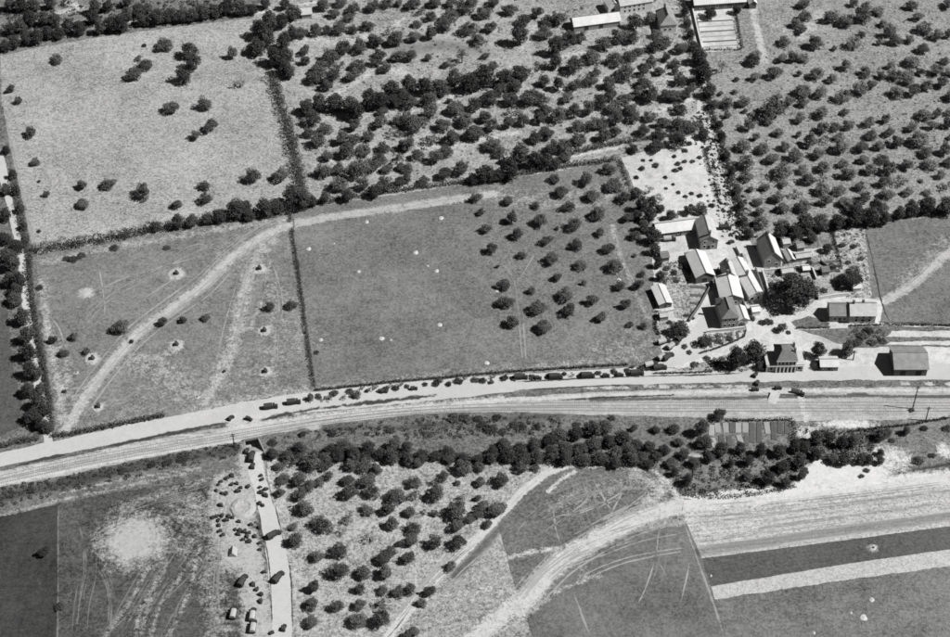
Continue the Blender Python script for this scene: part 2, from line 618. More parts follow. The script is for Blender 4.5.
# road, railway and their verges
for x in (590, 607, 622, 648, 665, 689, 707, 727, 742):
    spot('wear', x, 387.6 if x < 640 else 386.3, 7, 1.8, 0.9, 0.35)
for x in (905, 930, 950):
    spot('wear', x, 384, 5, 1.8, 0.95, 0.3)
for x, y in ((10, 478), (35, 472), (70, 464), (207, 437), (25, 470), (100, 455)):
    spot('wear', x, y, 9, 1.8, 0.7, 0.5)
Wst([(240, 424), (260, 424)], 14, 1.0, 0.4)
Wst([(250, 425), (330, 415), (420, 406), (500, 400)], 6, 0.75, 0.8)
Wst([(480, 401), (560, 397.5), (640, 394), (745, 391.3), (860, 390.5), (985, 390.5)], 2.3, 1.0, 0.35)
Wst([(0, 476), (70, 460), (150, 445), (245, 431), (330, 419), (420, 409), (500, 406)], 3.5, 0.6, 0.9)
Wst([(500, 405), (640, 407), (760, 412), (950, 408)], 4, 0.35, 0.9)
Rst([(470, 410), (560, 406), (600, 404)], 3, 0.5, 0.9)
Rst([(750, 397), (860, 396), (950, 397)], 2.2, 0.9, 0.5)
Rst([(590, 400), (640, 399), (760, 398)], 2.5, 0.8, 0.7)
Rst([(850, 395), (866, 395)], 3, 1.0, 0.4)
Wst([(0, 484), (60, 472), (150, 454), (240, 440)], 2.6, 1.0, 0.4)
Wst([(60, 494), (120, 480), (200, 468)], 1.2, 0.7, 0.5)
Rst([(0, 498), (60, 485), (150, 463), (235, 450)], 7, 0.7, 0.7)
Rst([(300, 428), (400, 428), (560, 415)], 4, 0.5, 0.9)
Rst([(880, 322), (950, 325)], 1.2, 1.0, 0.4)

# trampled chalk round the dug pits
for x, y, w, h in ((177, 274, 14, 11), (177, 345, 13, 9), (265, 331, 12, 9), (260, 269, 13, 9), (93, 359, 15, 10), (99, 407, 11, 7), (266, 372, 13, 9), (86, 293, 15, 9), (873, 548, 9, 7)):
    spot('wear', x, y, w * 0.52, h * 0.55, 1.1, 0.5)

# one sheet under everything, out to the horizon, with the cutting of the sunken lane left open
CUT = [at(245.0, 441.0), at(258.0, 438.5), at(264.5, 452.5), at(245.5, 452.5)]
FAR = 9000.0


def base_ground():
    outer = [Vector((-FAR, -FAR)), Vector((FAR, -FAR)), Vector((FAR, FAR)), Vector((-FAR, FAR))]
    hole = [Vector((p.x, p.y)) for p in CUT]
    v, _, f, *_ = delaunay_2d_cdt(outer + hole, [(0, 1), (1, 2), (2, 3), (3, 0), (4, 5), (5, 6), (6, 7), (7, 4)], [], 1, 1e-5)
    hp = np.array([(p.x, p.y) for p in hole])
    keep = []
    for t in f:
        c = sum((v[i] for i in t), Vector((0, 0))) / 3
        if not inside(hp, np.array([(c.x, c.y)]))[0]:
            keep.append(tuple(t))
    me = bpy.data.meshes.new('ground')
    me.from_pydata([(p.x, p.y, -0.03) for p in v], [], keep)
    if me.polygons[0].normal.z < 0:
        me.flip_normals()
    o = link_mesh('ground', me, 'earth')
    o['kind'] = 'structure'


base_ground()
NORTH = [(0, 453), (45, 443), (70, 438), (130, 424), (190, 413), (230, 405), (280, 396), (314, 392), (400, 383), (470, 377.5), (520, 374),
         (590, 370), (640, 367), (660, 362), (680, 352), (700, 345)]
SOUTH = [(0, 467), (70, 453), (130, 441), (200, 426), (240, 420.5), (300, 414), (400, 404), (440, 400), (520, 391), (590, 386.5), (640, 384.5),
         (745, 382), (850, 380), (950, 380)]
up = lambda pts, d: [(x, y + d) for x, y in pts]
sheet('meadow', [(2, 105), (0, 55), (40, 46), (100, 36), (190, 24), (252, 18), (270, 70), (287, 120), (303, 205), (250, 217), (120, 240), (37, 254), (20, 190)], 0.0, 'meadow_grass')
sheet('camp_field', [(33, 255), (120, 240), (292, 214), (302, 290), (315, 392), (280, 396), (230, 405), (190, 413), (70, 438), (52, 440), (44, 360)], 0.004, 'camp_grass', 0.75)
sheet('pasture', [(293, 214), (310, 206), (470, 184), (480, 215), (488, 280), (498, 375), (316, 392), (304, 300)], 0.008, 'pasture_grass', 0.85)
sheet('orchard_ground', [(470, 184), (618, 160), (640, 220), (655, 330), (662, 355), (640, 366), (498, 376), (488, 280), (480, 215)], 0.012, 'orchard_grass', 0.85)
sheet('orchard_ground', [(252, 17), (270, -18), (690, -18), (702, 100), (705, 133), (620, 160), (540, 174), (310, 207), (287, 120), (270, 70)], 0.016, 'pale_orchard_grass', 1.0)
sheet('copse_floor', [(-20, 60), (-20, -20), (270, -18), (253, 18), (190, 25), (100, 37), (40, 47)], 0.02, 'scrub_ground', 1.1)
sheet('orchard_ground', [(696, -18), (975, -18), (980, 212), (868, 226), (835, 232), (790, 245), (752, 238), (735, 200), (715, 120), (700, 60)], 0.018, 'east_orchard_grass', 1.0)
sheet('pasture', [(864, 226), (980, 210), (985, 327), (880, 325), (870, 303)], 0.022, 'grey_crop', 0.85)
sheet('garden_ground', [(832, 231), (864, 226), (872, 300), (848, 300), (840, 270)], 0.026, 'garden_soil', 0.8)
sheet('lane_verge', [(-25, 60), (2, 104), (22, 190), (36, 254), (46, 360), (54, 440), (0, 453), (-25, 458)], 0.024, 'rough_grass', 0.9)
sheet('lane', [(-8, 150), (0, 148), (5, 160), (12, 195), (19, 232), (25, 258), (29, 300), (34, 340), (42, 380), (50, 425), (53, 442), (44, 444), (41, 420), (34, 385), (27, 345), (22, 300), (18, 262), (11, 225), (3, 190), (-4, 172)], 0.036, 'road_dust', 0.8, 0.3)
sheet('west_field', [(-25, 300), (6, 300), (12, 360), (26, 425), (0, 436), (-25, 440)], 0.028, 'lane_crop', 1.0)
sheet('pale_yard', [(622, 158), (660, 146), (704, 132), (716, 165), (732, 218), (705, 225), (655, 226), (640, 200)], 0.03, 'yard_dust', 0.8)
sheet('village_yard', [(655, 224), (706, 222), (730, 205), (748, 238), (765, 262), (790, 250), (834, 246), (846, 298), (884, 300), (880, 322), (985, 329), (985, 381), (700, 384), (690, 372),
                       (668, 366), (662, 352), (655, 300), (652, 260)], 0.034, 'yard_dust', 0.8)
sheet('garden_ground', [(696, 10), (733, 8), (743, 50), (703, 52)], 0.03, 'yard_dust', 0.8)
# grass and gardens inside the village
sheet('garden_ground', [(656, 262), (690, 262), (692, 283), (710, 285), (690, 320), (675, 318), (672, 300), (664, 285)], 0.044, 'garden_soil', 0.6)
sheet('garden_ground', [(657, 308), (668, 320), (682, 322), (690, 332), (665, 338), (656, 330)], 0.046, 'garden_soil', 0.7)
sheet('garden_ground', [(690, 349), (700, 335), (745, 329), (743, 337), (728, 344), (706, 352)], 0.044, 'garden_soil', 0.6)
sheet('garden_ground', [(672, 371), (712, 360), (735, 352), (752, 345), (748, 371)], 0.048, 'garden_soil', 0.6)
sheet('garden_ground', [(764, 268), (790, 262), (836, 250), (846, 296), (815, 300), (805, 310), (770, 318), (762, 300)], 0.044, 'garden_soil', 0.6)
sheet('grass_plot', [(791, 322), (808, 316), (830, 323), (828, 327), (797, 328)], 0.05, 'verge_grass', 0.6)
sheet('grass_plot', [(797, 330), (850, 328), (868, 330), (858, 344), (838, 344), (820, 336)], 0.052, 'orchard_grass', 0.6)
sheet('grass_plot', [(848, 325), (880, 326), (985, 328), (985, 331), (892, 331), (886, 337), (985, 337), (985, 340), (890, 342), (886, 345), (985, 345), (985, 347), (880, 347), (850, 349), (846, 340)], 0.054, 'verge_grass', 0.6)
sheet('road', NORTH[:-3] + [(662, 367), (690, 371), (745, 370.5), (985, 362)] + [(985, 381)] + SOUTH[-2::-1] + [(-25, 472), (-25, 458)], 0.04, 'road_dust', 0.8, 0.25)
sheet('village_road', [(655, 366), (668, 354), (684, 340), (698, 322), (712, 298), (722, 276), (730, 262), (726, 240), (715, 205), (704, 160), (697, 115), (697, 60), (693, 40), (686, -18),
                       (692, -18), (699, 38), (706, 62), (708, 108), (719, 160), (733, 205), (742, 240), (738, 262), (730, 282), (718, 305), (706, 326), (722, 336), (752, 330), (756, 336), (742, 341), (720, 350), (695, 360), (672, 368)], 0.058, 'road_dust', 0.8, 0.25)
sheet('grass_verge', SOUTH + [(985, 380), (985, 387.5)] + up(SOUTH, 7)[:6:-1] + up(SOUTH, 5)[6:1:-1] + [(130, 445), (70, 458), (0, 472), (-25, 477), (-25, 472)], 0.046, 'verge_grass', 0.6)
sheet('railway_bed', [(-25, 476), (0, 471), (70, 457), (130, 444), (200, 431), (300, 417), (400, 407), (440, 403), (520, 397), (590, 392.5), (640, 390.5), (745, 388), (985, 387),
                      (985, 418), (890, 420), (800, 421), (715, 418), (640, 416), (560, 414), (500, 412), (440, 413), (400, 416), (330, 424), (262, 436), (240, 441.5), (200, 448), (130, 461), (70, 475), (0, 487), (-25, 491)], 0.05, 'ballast', 0.7)
sheet('rough_bank', [(-25, 489), (0, 485), (70, 473.5), (130, 459.5), (200, 446.5), (240, 441), (244, 452), (246, 468), (225, 478), (110, 494), (60, 505), (0, 520), (-25, 522)], 0.0, 'rough_grass', 0.7)
sheet('rough_bank', [(259, 438), (262, 436), (330, 424), (400, 415.5), (440, 412.5), (500, 411.5), (560, 413.5), (640, 415.5), (715, 417.5), (712, 447), (690, 472), (600, 468), (460, 462), (330, 461), (266, 458), (265, 452)], 0.002, 'rough_grass', 0.8)
sheet('scrub_floor', [(712, 418), (800, 420.5), (890, 419.5), (985, 417), (985, 468), (880, 484), (790, 497), (700, 500), (680, 498), (662, 470), (690, 470), (711, 446)], 0.004, 'scrub_ground', 0.8)
sheet('west_field', [(-25, 519), (0, 517), (58, 504), (59, 670), (-30, 670)], 0.006, 'west_crop', 0.9)
sheet('trampled_field', [(58, 504), (110, 493), (225, 477), (244, 467), (246, 453), (263, 456), (268, 480), (270, 520), (282, 600), (282, 670), (59, 670)], 0.008, 'dark_crop', 0.7)
sheet('orchard_ground', [(266, 457), (330, 459), (460, 461), (560, 465), (545, 473), (500, 514), (440, 576), (385, 640), (360, 670), (290, 670), (292, 600), (284, 545), (275, 510), (268, 480)], 0.01, 'south_orchard_grass', 0.8)
sheet('lane', [(246, 452), (262, 452), (264, 470), (270, 495), (278, 515), (285, 545), (291, 575), (293, 670), (271, 670), (271, 600), (267, 560), (261, 520), (254, 490), (248, 470)], 0.02, 'road_dust', 0.7, 0.2)
sheet('stubble_field', [(497, 516), (502, 540), (533, 637), (541, 670), (360, 670), (385, 641), (440, 577)], 0.006, 'trodden_stubble', 0.7)
sheet('crop_field', [(497, 516), (524, 489), (545, 473), (562, 466), (660, 467), (684, 500), (682, 512), (640, 520), (600, 538), (560, 560), (520, 605), (502, 540)], 0.012, 'furrowed_crop', 0.7)
sheet('crop_field', [(521, 603), (560, 559), (600, 537), (640, 519), (682, 511), (700, 553), (735, 670), (541, 670), (533, 637)], 0.014, 'plain_crop', 0.75)
sheet('stubble_strip', [(682, 512), (684, 500), (790, 496), (880, 484), (985, 467), (985, 522), (850, 540), (702, 559)], 0.016, 'stubble', 0.75, 0.1)
sheet('plough_strip', [(702, 558.5), (850, 539.5), (985, 521.5), (985, 545), (850, 564), (711, 587)], 0.018, 'plough', 0.9, 0.1)
sheet('pale_strip_field', [(711, 586.5), (850, 563.5), (985, 544.5), (985, 562), (850, 580), (715, 600)], 0.02, 'pale_strip', 0.9, 0.1)
sheet('crop_field', [(715, 599.5), (850, 579.5), (985, 561.5), (985, 670), (735, 670)], 0.022, 'grey_crop', 0.9)

# field boundaries trodden as narrow paths, and wheel ruts
ribbon('field_path', [(58.5, 505), (58, 540), (58, 590), (57, 660)], 0.6, 0.03, 'faint_rut', 0, 0.2)
ribbon('field_path', [(5, 112), (10, 140), (21, 190), (30, 230), (35, 252)], 1.2, 0.045, 'path_soil', 0, 0.2)
for pts in ([(215, 372), (221, 340), (230, 305), (238, 280)], [(277, 370), (279, 330), (283, 305), (278, 280), (270, 258)],
            [(274, 370), (276, 330), (279, 305), (274, 282)], [(75, 333), (100, 303), (135, 280), (172, 263)],
            [(78, 335), (105, 304), (140, 283), (175, 266)], [(95, 292), (130, 276), (180, 262), (225, 250)],
            [(150, 330), (195, 298), (232, 266), (262, 242)], [(145, 330), (190, 298), (228, 262)],
            [(80, 410), (105, 376), (140, 340)], [(52, 318), (60, 330), (64, 345)], [(225, 262), (214, 250), (200, 244), (185, 248)],
            [(248, 258), (243, 300), (236, 340)], [(286, 232), (290, 262)], [(268, 240), (268, 262)], [(105, 322), (104, 300), (99, 265)],
            [(140, 300), (160, 288), (190, 268)], [(225, 240), (195, 252), (160, 270)], [(88, 400), (86, 415)]):
    ribbon('wheel_track', pts, 0.5, 0.02, 'rut_soil', 0.05)
for pts in ([(85, 548), (86, 570), (80, 600), (76, 637)], [(92, 560), (104, 580), (109, 600), (108, 625)], [(150, 590), (128, 615), (104, 637)],
            [(180, 570), (152, 600), (118, 630)], [(196, 570), (170, 595), (140, 620)], [(180, 600), (172, 625)], [(78, 520), (84, 545)],
            [(216, 560), (212, 600), (208, 637)], [(219, 560), (216, 600), (212, 637)], [(130, 600), (100, 637)], [(110, 575), (150, 560)]):
    ribbon('wheel_track', pts, 0.55, 0.026, 'faint_rut', 0.06)
for pts in ([(571, 584), (590, 572), (620, 560), (655, 552), (692, 547)], [(572, 586), (592, 576), (622, 564), (656, 556), (693, 550)],
            [(660, 500), (659, 530), (655, 560)], [(655, 560), (645, 590), (632, 615)], [(658, 560), (668, 580)], [(690, 560), (684, 590), (678, 610)],
            [(553, 506), (556, 530), (562, 548)], [(604, 594), (620, 588)], [(598, 490), (575, 510), (540, 535)], [(640, 480), (600, 505), (560, 520)],
            [(650, 490), (610, 520), (570, 540)], [(560, 492), (570, 475)], [(580, 475), (592, 505)], [(590, 475), (612, 512)], [(630, 478), (600, 535)],
            [(545, 520), (620, 500)], [(525, 520), (545, 500)], [(515, 535), (530, 515)], [(620, 540), (690, 520)], [(640, 528), (688, 512)], [(672, 535), (690, 545)]):
    ribbon('wheel_track', pts, 0.55, 0.032, 'rut_soil', 0.07)
for pts in ([(682, 516), (694, 550), (712, 600), (724, 637)], [(571, 586), (580, 610), (590, 637)]):
    ribbon('field_path', pts, 0.7, 0.034, 'path_soil', 0.05)
for pts in ([(519, 318), (521, 345), (523, 362)], [(523, 318), (525, 345), (526, 362)], [(518, 300), (513, 278), (500, 262)], [(540, 245), (524, 272), (516, 285)],
            [(495, 220), (497, 240)], [(612, 222), (622, 255), (640, 295)]):
    ribbon('wheel_track', pts, 0.5, 0.026, 'rut_soil', 0.06)
def bundle(pts, half, n, seed, z=0.036, w=0.35, mat='faint_rut'):
    g = random.Random(seed)
    for k in range(n):
        off = g.uniform(-half, half)
        q = []
        for i, (x, y) in enumerate(pts):
            x0, y0 = pts[max(0, i - 1)]
            x1, y1 = pts[min(len(pts) - 1, i + 1)]
            d = math.hypot(x1 - x0, y1 - y0)
            o = off + g.uniform(-1.2, 1.2)
            q.append((x - (y1 - y0) / d * o, y + (x1 - x0) / d * o))
        a = g.randrange(0, max(1, len(q) - 2))
        b = g.randrange(a + 2, len(q) + 1) if a + 2 <= len(q) else len(q)
        ribbon('wheel_track', q[a:max(b, a + 2)], w * g.uniform(0.8, 1.4), z + 0.0006 * k, mat)


MAINT = [(66, 428), (88, 393), (112, 362), (138, 333), (170, 309), (203, 286), (232, 257), (262, 236), (292, 224)]
bundle(MAINT, 11, 18, 1, mat='rut_soil')
bundle([(206, 402), (222, 372), (236, 335), (243, 298), (256, 258), (276, 232)], 12, 12, 2, 0.046)
bundle([(292, 224), (335, 216), (395, 208), (440, 201), (492, 194)], 6, 6, 3, 0.04)
bundle([(50, 330), (80, 300), (120, 280), (170, 262), (230, 243), (280, 228)], 14, 9, 4, 0.052)
bundle([(150, 420), (200, 405), (260, 396), (308, 388)], 6, 6, 5, 0.044)
bundle([(190, 540), (170, 570), (150, 605), (130, 640)], 26, 14, 6, 0.04, 0.4)
bundle([(225, 500), (216, 540), (212, 590), (208, 640)], 9, 9, 7, 0.05, 0.4)
bundle([(85, 548), (86, 575), (80, 605), (76, 640)], 10, 5, 31, 0.048, 0.4)
bundle([(92, 560), (104, 582), (109, 605), (106, 640)], 10, 5, 32, 0.054, 0.4)
bundle([(110, 515), (150, 500), (200, 488), (235, 478)], 8, 7, 8, 0.046)
bundle([(520, 606), (545, 576), (565, 558), (600, 537), (640, 518), (680, 505)], 17, 22, 9, 0.04, 0.5, 'rut_soil')
bundle([(385, 640), (412, 607), (440, 577), (470, 546), (500, 515), (524, 490), (545, 474)], 7, 6, 10, 0.05, 0.45)
bundle([(540, 500), (580, 485), (620, 478), (660, 480)], 12, 9, 11, 0.05)
bundle([(530, 530), (570, 505), (610, 490), (650, 474)], 14, 9, 12, 0.056)
bundle([(575, 472), (585, 495), (592, 515), (600, 532)], 16, 8, 13, 0.062)
bundle([(560, 560), (600, 545), (640, 532), (690, 522)], 10, 14, 14, 0.05, 0.4, 'rut_soil')
bundle([(690, 512), (760, 506), (850, 496), (950, 484)], 7, 8, 15, 0.044, 0.5)
bundle([(690, 542), (760, 532), (850, 520), (950, 506)], 9, 8, 16, 0.05, 0.5)
bundle([(410, 640), (440, 605), (470, 575), (500, 550)], 30, 20, 17, 0.05, 0.5, 'rut_soil')
bundle([(880, 300), (902, 292), (922, 277), (938, 262), (952, 250)], 9, 8, 18, 0.046)
bundle([(500, 205), (503, 240), (515, 280), (521, 320), (524, 360)], 4, 5, 19, 0.04)
bundle([(600, 205), (612, 225), (622, 262), (634, 290), (652, 320)], 5, 6, 20, 0.04)
bundle([(480, 205), (540, 207), (590, 205), (625, 195)], 6, 5, 21, 0.05)
bundle([(630, 637), (645, 595), (655, 560), (660, 530)], 14, 4, 23, 0.056)
# lines of dark growth along the road edges
soft_mat('edge_grass', 0.055, 0.95)
for pts, w in (([(258, 421), (300, 411.5), (350, 405), (400, 399.5), (445, 394)], 1.6), ([(512, 391), (560, 388), (640, 384)], 0.5), ([(510, 382), (580, 379), (640, 376.5), (700, 375), (748, 373)], 0.7),
               ([(555, 401), (600, 398), (680, 395)], 0.9), ([(288, 557), (291, 580), (293, 637)], 0.5), ([(263, 528), (269, 565), (271.5, 605), (272, 637)], 0.35),
               ([(275, 505), (281, 530), (285, 548)], 0.35), ([(865, 228), (873, 262), (881, 300), (889, 322)], 0.6), ([(0, 470), (45, 459), (70, 454)], 1.2), ([(95, 449), (150, 438), (235, 421)], 1.4)):
    ribbon('grass_edge', pts, w, 0.062, 'edge_grass', 0.03, 0.4)

# ------------------------------------------------------------------ the sunken lane under the railway
def cutting():
    a, b, c, d = CUT                     # portal left, portal right, top of ramp right, top of ramp left
    D = Vector((0, 0, -3.6))
    Z = Vector((0, 0, 0.07))
    mb = MB()
    mb.add([a + D, b + D, c, d], [(3, 2, 1, 0)])
    n = (a - d).normalized() * 7.0
    mb.add([a + D, b + D, b + D + n, a + D + n], [(0, 1, 2, 3)])
    o = mb.build('sunken_lane', 'spoil')
    o['kind'] = 'structure'
    br = empty('railway_bridge', (a + b) / 2)
    tag(br, 'small stone railway bridge with dark opening over the sunken lane', 'bridge')
    inv = Matrix.Translation(-(a + b) / 2)
    t = (b - a).normalized()
    h = Vector((0, 0, 1))
    for p, q in ((a, d), (b, c)):
        w = MB()
        s = t * (-0.35 if p is a else 0.35)
        w.add([p + D, q, q + s, p + D + s, p + Z, q + Z, q + Z + s, p + Z + s], [(0, 1, 5, 4), (1, 2, 6, 5), (4, 5, 6, 7), (2, 3, 7, 6), (0, 4, 7, 3)], inv)
        w.build('wing_wall', 'grey_render', br)
    for p, s in ((a, t * -0.4), (b, t * 0.4)):
        w = MB()
        w.add([p + D, p + D + n, p + n, p, p + D + s, p + D + n + s, p + n + s, p + s], [(0, 1, 2, 3), (4, 5, 6, 7), (0, 3, 7, 4), (1, 2, 6, 5)], inv)
        w.build('abutment', 'dark_stone', br)
    w = MB()
    w.add([p + k for k in (Vector((0, 0, -0.5)), Vector((0, 0, -0.06))) for p in (a, b, b + n, a + n)], [(3, 2, 1, 0), (4, 5, 6, 7), (0, 1, 5, 4), (1, 2, 6, 5), (2, 3, 7, 6), (3, 0, 4, 7)], inv)
    w.build('deck', 'dark_stone', br)
    w = MB()
    up_ = Vector((0, 0, 0.7))
    s = (a - d).normalized() * 0.4
    w.add([a - t * 0.8, b + t * 0.8, b + t * 0.8 + s, a - t * 0.8 + s] + [q + up_ for q in (a - t * 0.8, b + t * 0.8, b + t * 0.8 + s, a - t * 0.8 + s)],
          [(4, 5, 6, 7), (0, 1, 5, 4), (1, 2, 6, 5), (2, 3, 7, 6), (3, 0, 4, 7)], inv)
    w.build('parapet', 'grey_render', br)


cutting()

# ================================================================== VEGETATION


def leaves_mesh(name, lumps, n, size, seed, sag=0.0):
    """leaf clumps (bent quads) through and over a set of lumps (centre, radii)"""
    g = np.random.default_rng(seed)
    vol = np.array([l[1][0] * l[1][1] * l[1][2] for l in lumps]) ** 0.67
    pick = g.choice(len(lumps), n, p=vol / vol.sum())
    d = g.normal(size=(n, 3))
    d /= np.linalg.norm(d, axis=1)[:, None]
    rr = g.uniform(0.45, 1.0, n) ** 0.5
    cen = np.array([l[0] for l in lumps])[pick]
    rad = np.array([l[1] for l in lumps])[pick]
    p = cen + d * rad * rr[:, None] * g.uniform(0.88, 1.14, n)[:, None]
    nrm = d + g.normal(size=(n, 3)) * 0.75 + np.array([0, 0, 0.25])
    nrm /= np.linalg.norm(nrm, axis=1)[:, None]
    t = np.cross(nrm, g.normal(size=(n, 3)))
    t /= np.linalg.norm(t, axis=1)[:, None]
    b = np.cross(nrm, t)
    s = size * g.uniform(0.55, 1.35, n)[:, None]
    q = g.uniform(0.6, 1.1, (n, 1))
    bend = nrm * s * 0.35
    V = np.stack([p - t * s - bend, p - b * s * q, p + t * s - bend, p + b * s * q], 1).reshape(-1, 3)
    V[:, 2] = np.maximum(V[:, 2], 0.02)
    me = bpy.data.meshes.new(name)
    F = np.arange(4 * n).reshape(-1, 4)
    me.from_pydata(V.tolist(), [], F.tolist())
    a = me.attributes.new('tone', 'FLOAT', 'FACE')
    a.data.foreach_set('value', np.clip(g.normal(0.5, 0.2, n), 0, 1).astype(np.float32))
    return me


def crown_lumps(kind, seed):
    g = random.Random(seed)
    L = []
    if kind == 'apple':
        L.append(((0, 0, 1.05), (0.72, 0.72, 0.55)))
        L[0] = ((g.uniform(-.15, .15), g.uniform(-.15, .15), g.uniform(0.85, 1.1)), (g.uniform(0.6, 0.8), g.uniform(0.6, 0.8), g.uniform(0.45, 0.6)))
        m = g.randrange(6, 13)
        for i in range(m):
            a = i / m * 6.283 + g.uniform(-0.6, 0.6)
            r = g.uniform(0.3, 0.66)
            q = g.uniform(0.16, 0.44)
            L.append(((r * math.cos(a), r * math.sin(a), g.uniform(0.55, 1.35)), (q * g.uniform(.8, 1.3), q * g.uniform(.8, 1.3), q * g.uniform(.7, 1.1))))
        for i in range(g.randrange(1, 6)):
            q = g.uniform(0.16, 0.36)
            L.append(((g.uniform(-0.45, 0.45), g.uniform(-0.45, 0.45), g.uniform(1.3, 1.75)), (q, q, q)))
    elif kind == 'tall':
        L.append(((0, 0, 1.4), (0.65, 0.65, 0.95)))
        for i in range(11):
            a = i * 2.4 + g.uniform(-0.4, 0.4)
            h = 0.55 + 1.75 * i / 11
            r = 0.55 * math.sin(min(1.0, (h - 0.2) / 1.1) * 1.57) * (1 if h < 1.7 else 0.7)
            L.append(((r * math.cos(a), r * math.sin(a), h), (g.uniform(0.3, 0.45),) * 2 + (g.uniform(0.3, 0.45),)))
        L.append(((0, 0, 2.3), (0.36, 0.36, 0.38)))
    elif kind == 'sparse':
        for i in range(9):
            a = i * 2.4 + g.uniform(-0.5, 0.5)
            r = g.uniform(0.25, 0.75)
            L.append(((r * math.cos(a), r * math.sin(a), g.uniform(0.7, 1.6)), (g.uniform(0.2, 0.34),) * 2 + (g.uniform(0.2, 0.3),)))
    elif kind == 'bush':
        L.append(((0, 0, 0.38), (0.75, 0.75, 0.42)))
        for i in range(5):
            a = i * 1.256 + g.uniform(-0.4, 0.4)
            L.append(((0.55 * math.cos(a), 0.55 * math.sin(a), g.uniform(0.28, 0.5)), (g.uniform(0.3, 0.42),) * 2 + (g.uniform(0.28, 0.42),)))
        L.append(((g.uniform(-.2, .2), g.uniform(-.2, .2), 0.7), (0.36, 0.36, 0.3)))
    return L


CROWNS = {}
for kind, cnt, n, size in (('apple', 16, 2100, 0.056), ('tall', 10, 2300, 0.064), ('sparse', 4, 420, 0.065), ('bush', 6, 700, 0.085)):
    CROWNS[kind] = [leaves_mesh('crown', crown_lumps(kind, 100 + i * 7 + len(kind)), n, size, 40 + i) for i in range(cnt)]


CROWNS['giant'] = [leaves_mesh('crown', crown_lumps('apple', 300 + i), 6500, 0.034, 90 + i) for i in range(3)]


def trunk_mesh(h, r, seed):
    g = random.Random(seed)
    mb = MB()
    mb.cyl(r * 1.25, r * 0.75, 0, h * 0.62, 7)
    for i in range(4):
        a = i * 1.57 + g.uniform(-0.5, 0.5)
        m = Matrix.Translation((0, 0, h * 0.55)) @ Matrix.Rotation(a, 4, 'Z') @ Matrix.Rotation(g.uniform(0.5, 0.9), 4, 'Y')
        mb.cyl(r * 0.55, r * 0.2, 0, h * 0.6, 5, m)
    return mb.mesh('trunk')


TRUNKS = {'apple': [trunk_mesh(1.1, 0.07, i) for i in range(3)], 'tall': [trunk_mesh(1.7, 0.06, 9 + i) for i in range(3)],
          'sparse': [trunk_mesh(1.3, 0.06, 19 + i) for i in range(3)], 'bush': [trunk_mesh(0.5, 0.06, 29)], 'giant': [trunk_mesh(1.1, 0.08, 33)]}


def with_mat(me, mat):
    key = (me.name, mat)
    if key not in _mm:
        c = me.copy() if me.materials else me
        c.materials.clear()
        c.materials.append(MATS[mat])
        _mm[key] = c
    return _mm[key]


_mm = {}


def plant(name, x, y, r, kind, label, cat, group=None, mat='orchard_leaf', raw=False, sz=0.88, hz=0.74, size=None):
    """x, y, r: middle and radius of the dark blob (crown and shadow) in the photograph; the trunk stands on the ground"""
    p = at(x, y)
    k = ppm(p)
    rm = size if size else r * sz / k
    rp = rm * k
    if not raw:
        p = at(x + 0.42 * rp, y + (0.28 if kind != 'tall' else 0.75) * rp)
    root = empty(name, (p.x, p.y, 0), rnd.uniform(0, 6.283))
    tag(root, label, cat, group)
    root.scale = (rm * rnd.uniform(0.8, 1.16), rm * rnd.uniform(0.8, 1.16), rm * hz * rnd.uniform(0.78, 1.25))
    root.rotation_euler.x = rnd.uniform(-0.08, 0.08)
    cr = link_mesh('crown', with_mat(rnd.choice(CROWNS[kind]), mat), None, root)
    tr = link_mesh('trunk' if kind != 'bush' else 'stem', with_mat(rnd.choice(TRUNKS[kind]), 'bark'), None, root)
    return root


def parse(s):
    return [tuple(float(v) for v in t.split(',')) for t in s.split()]


def rows(trees, pitch, slope=0.0):
    """sort into rows from the top of the photograph, each from the left; yields (tree, row, place, rows)"""
    ts = sorted(trees, key=lambda t: t[1] + slope * t[0])
    out, cur = [], []
    for t in ts:
        if cur and (t[1] + slope * t[0]) - (cur[0][1] + slope * cur[0][0]) > pitch:
            out.append(cur)
            cur = []
        cur.append(t)
    out.append(cur)
    for i, rw in enumerate(out):
        for j, t in enumerate(sorted(rw)):
            yield t, i, j, len(out)


def orchard(name, data, pitch, slope, what, where, group, cat='tree', kind='apple', mat='orchard_leaf', sparse=0.0, **kw):
    for (x, y, r), i, j, n in rows(parse(data), pitch, slope):
        kd = 'sparse' if rnd.random() < sparse else kind
        plant(name, x, y, r, kd, f'{what}, {nth(j)} from left in {nth(i)} row down {where}', cat, group, mat, **kw)


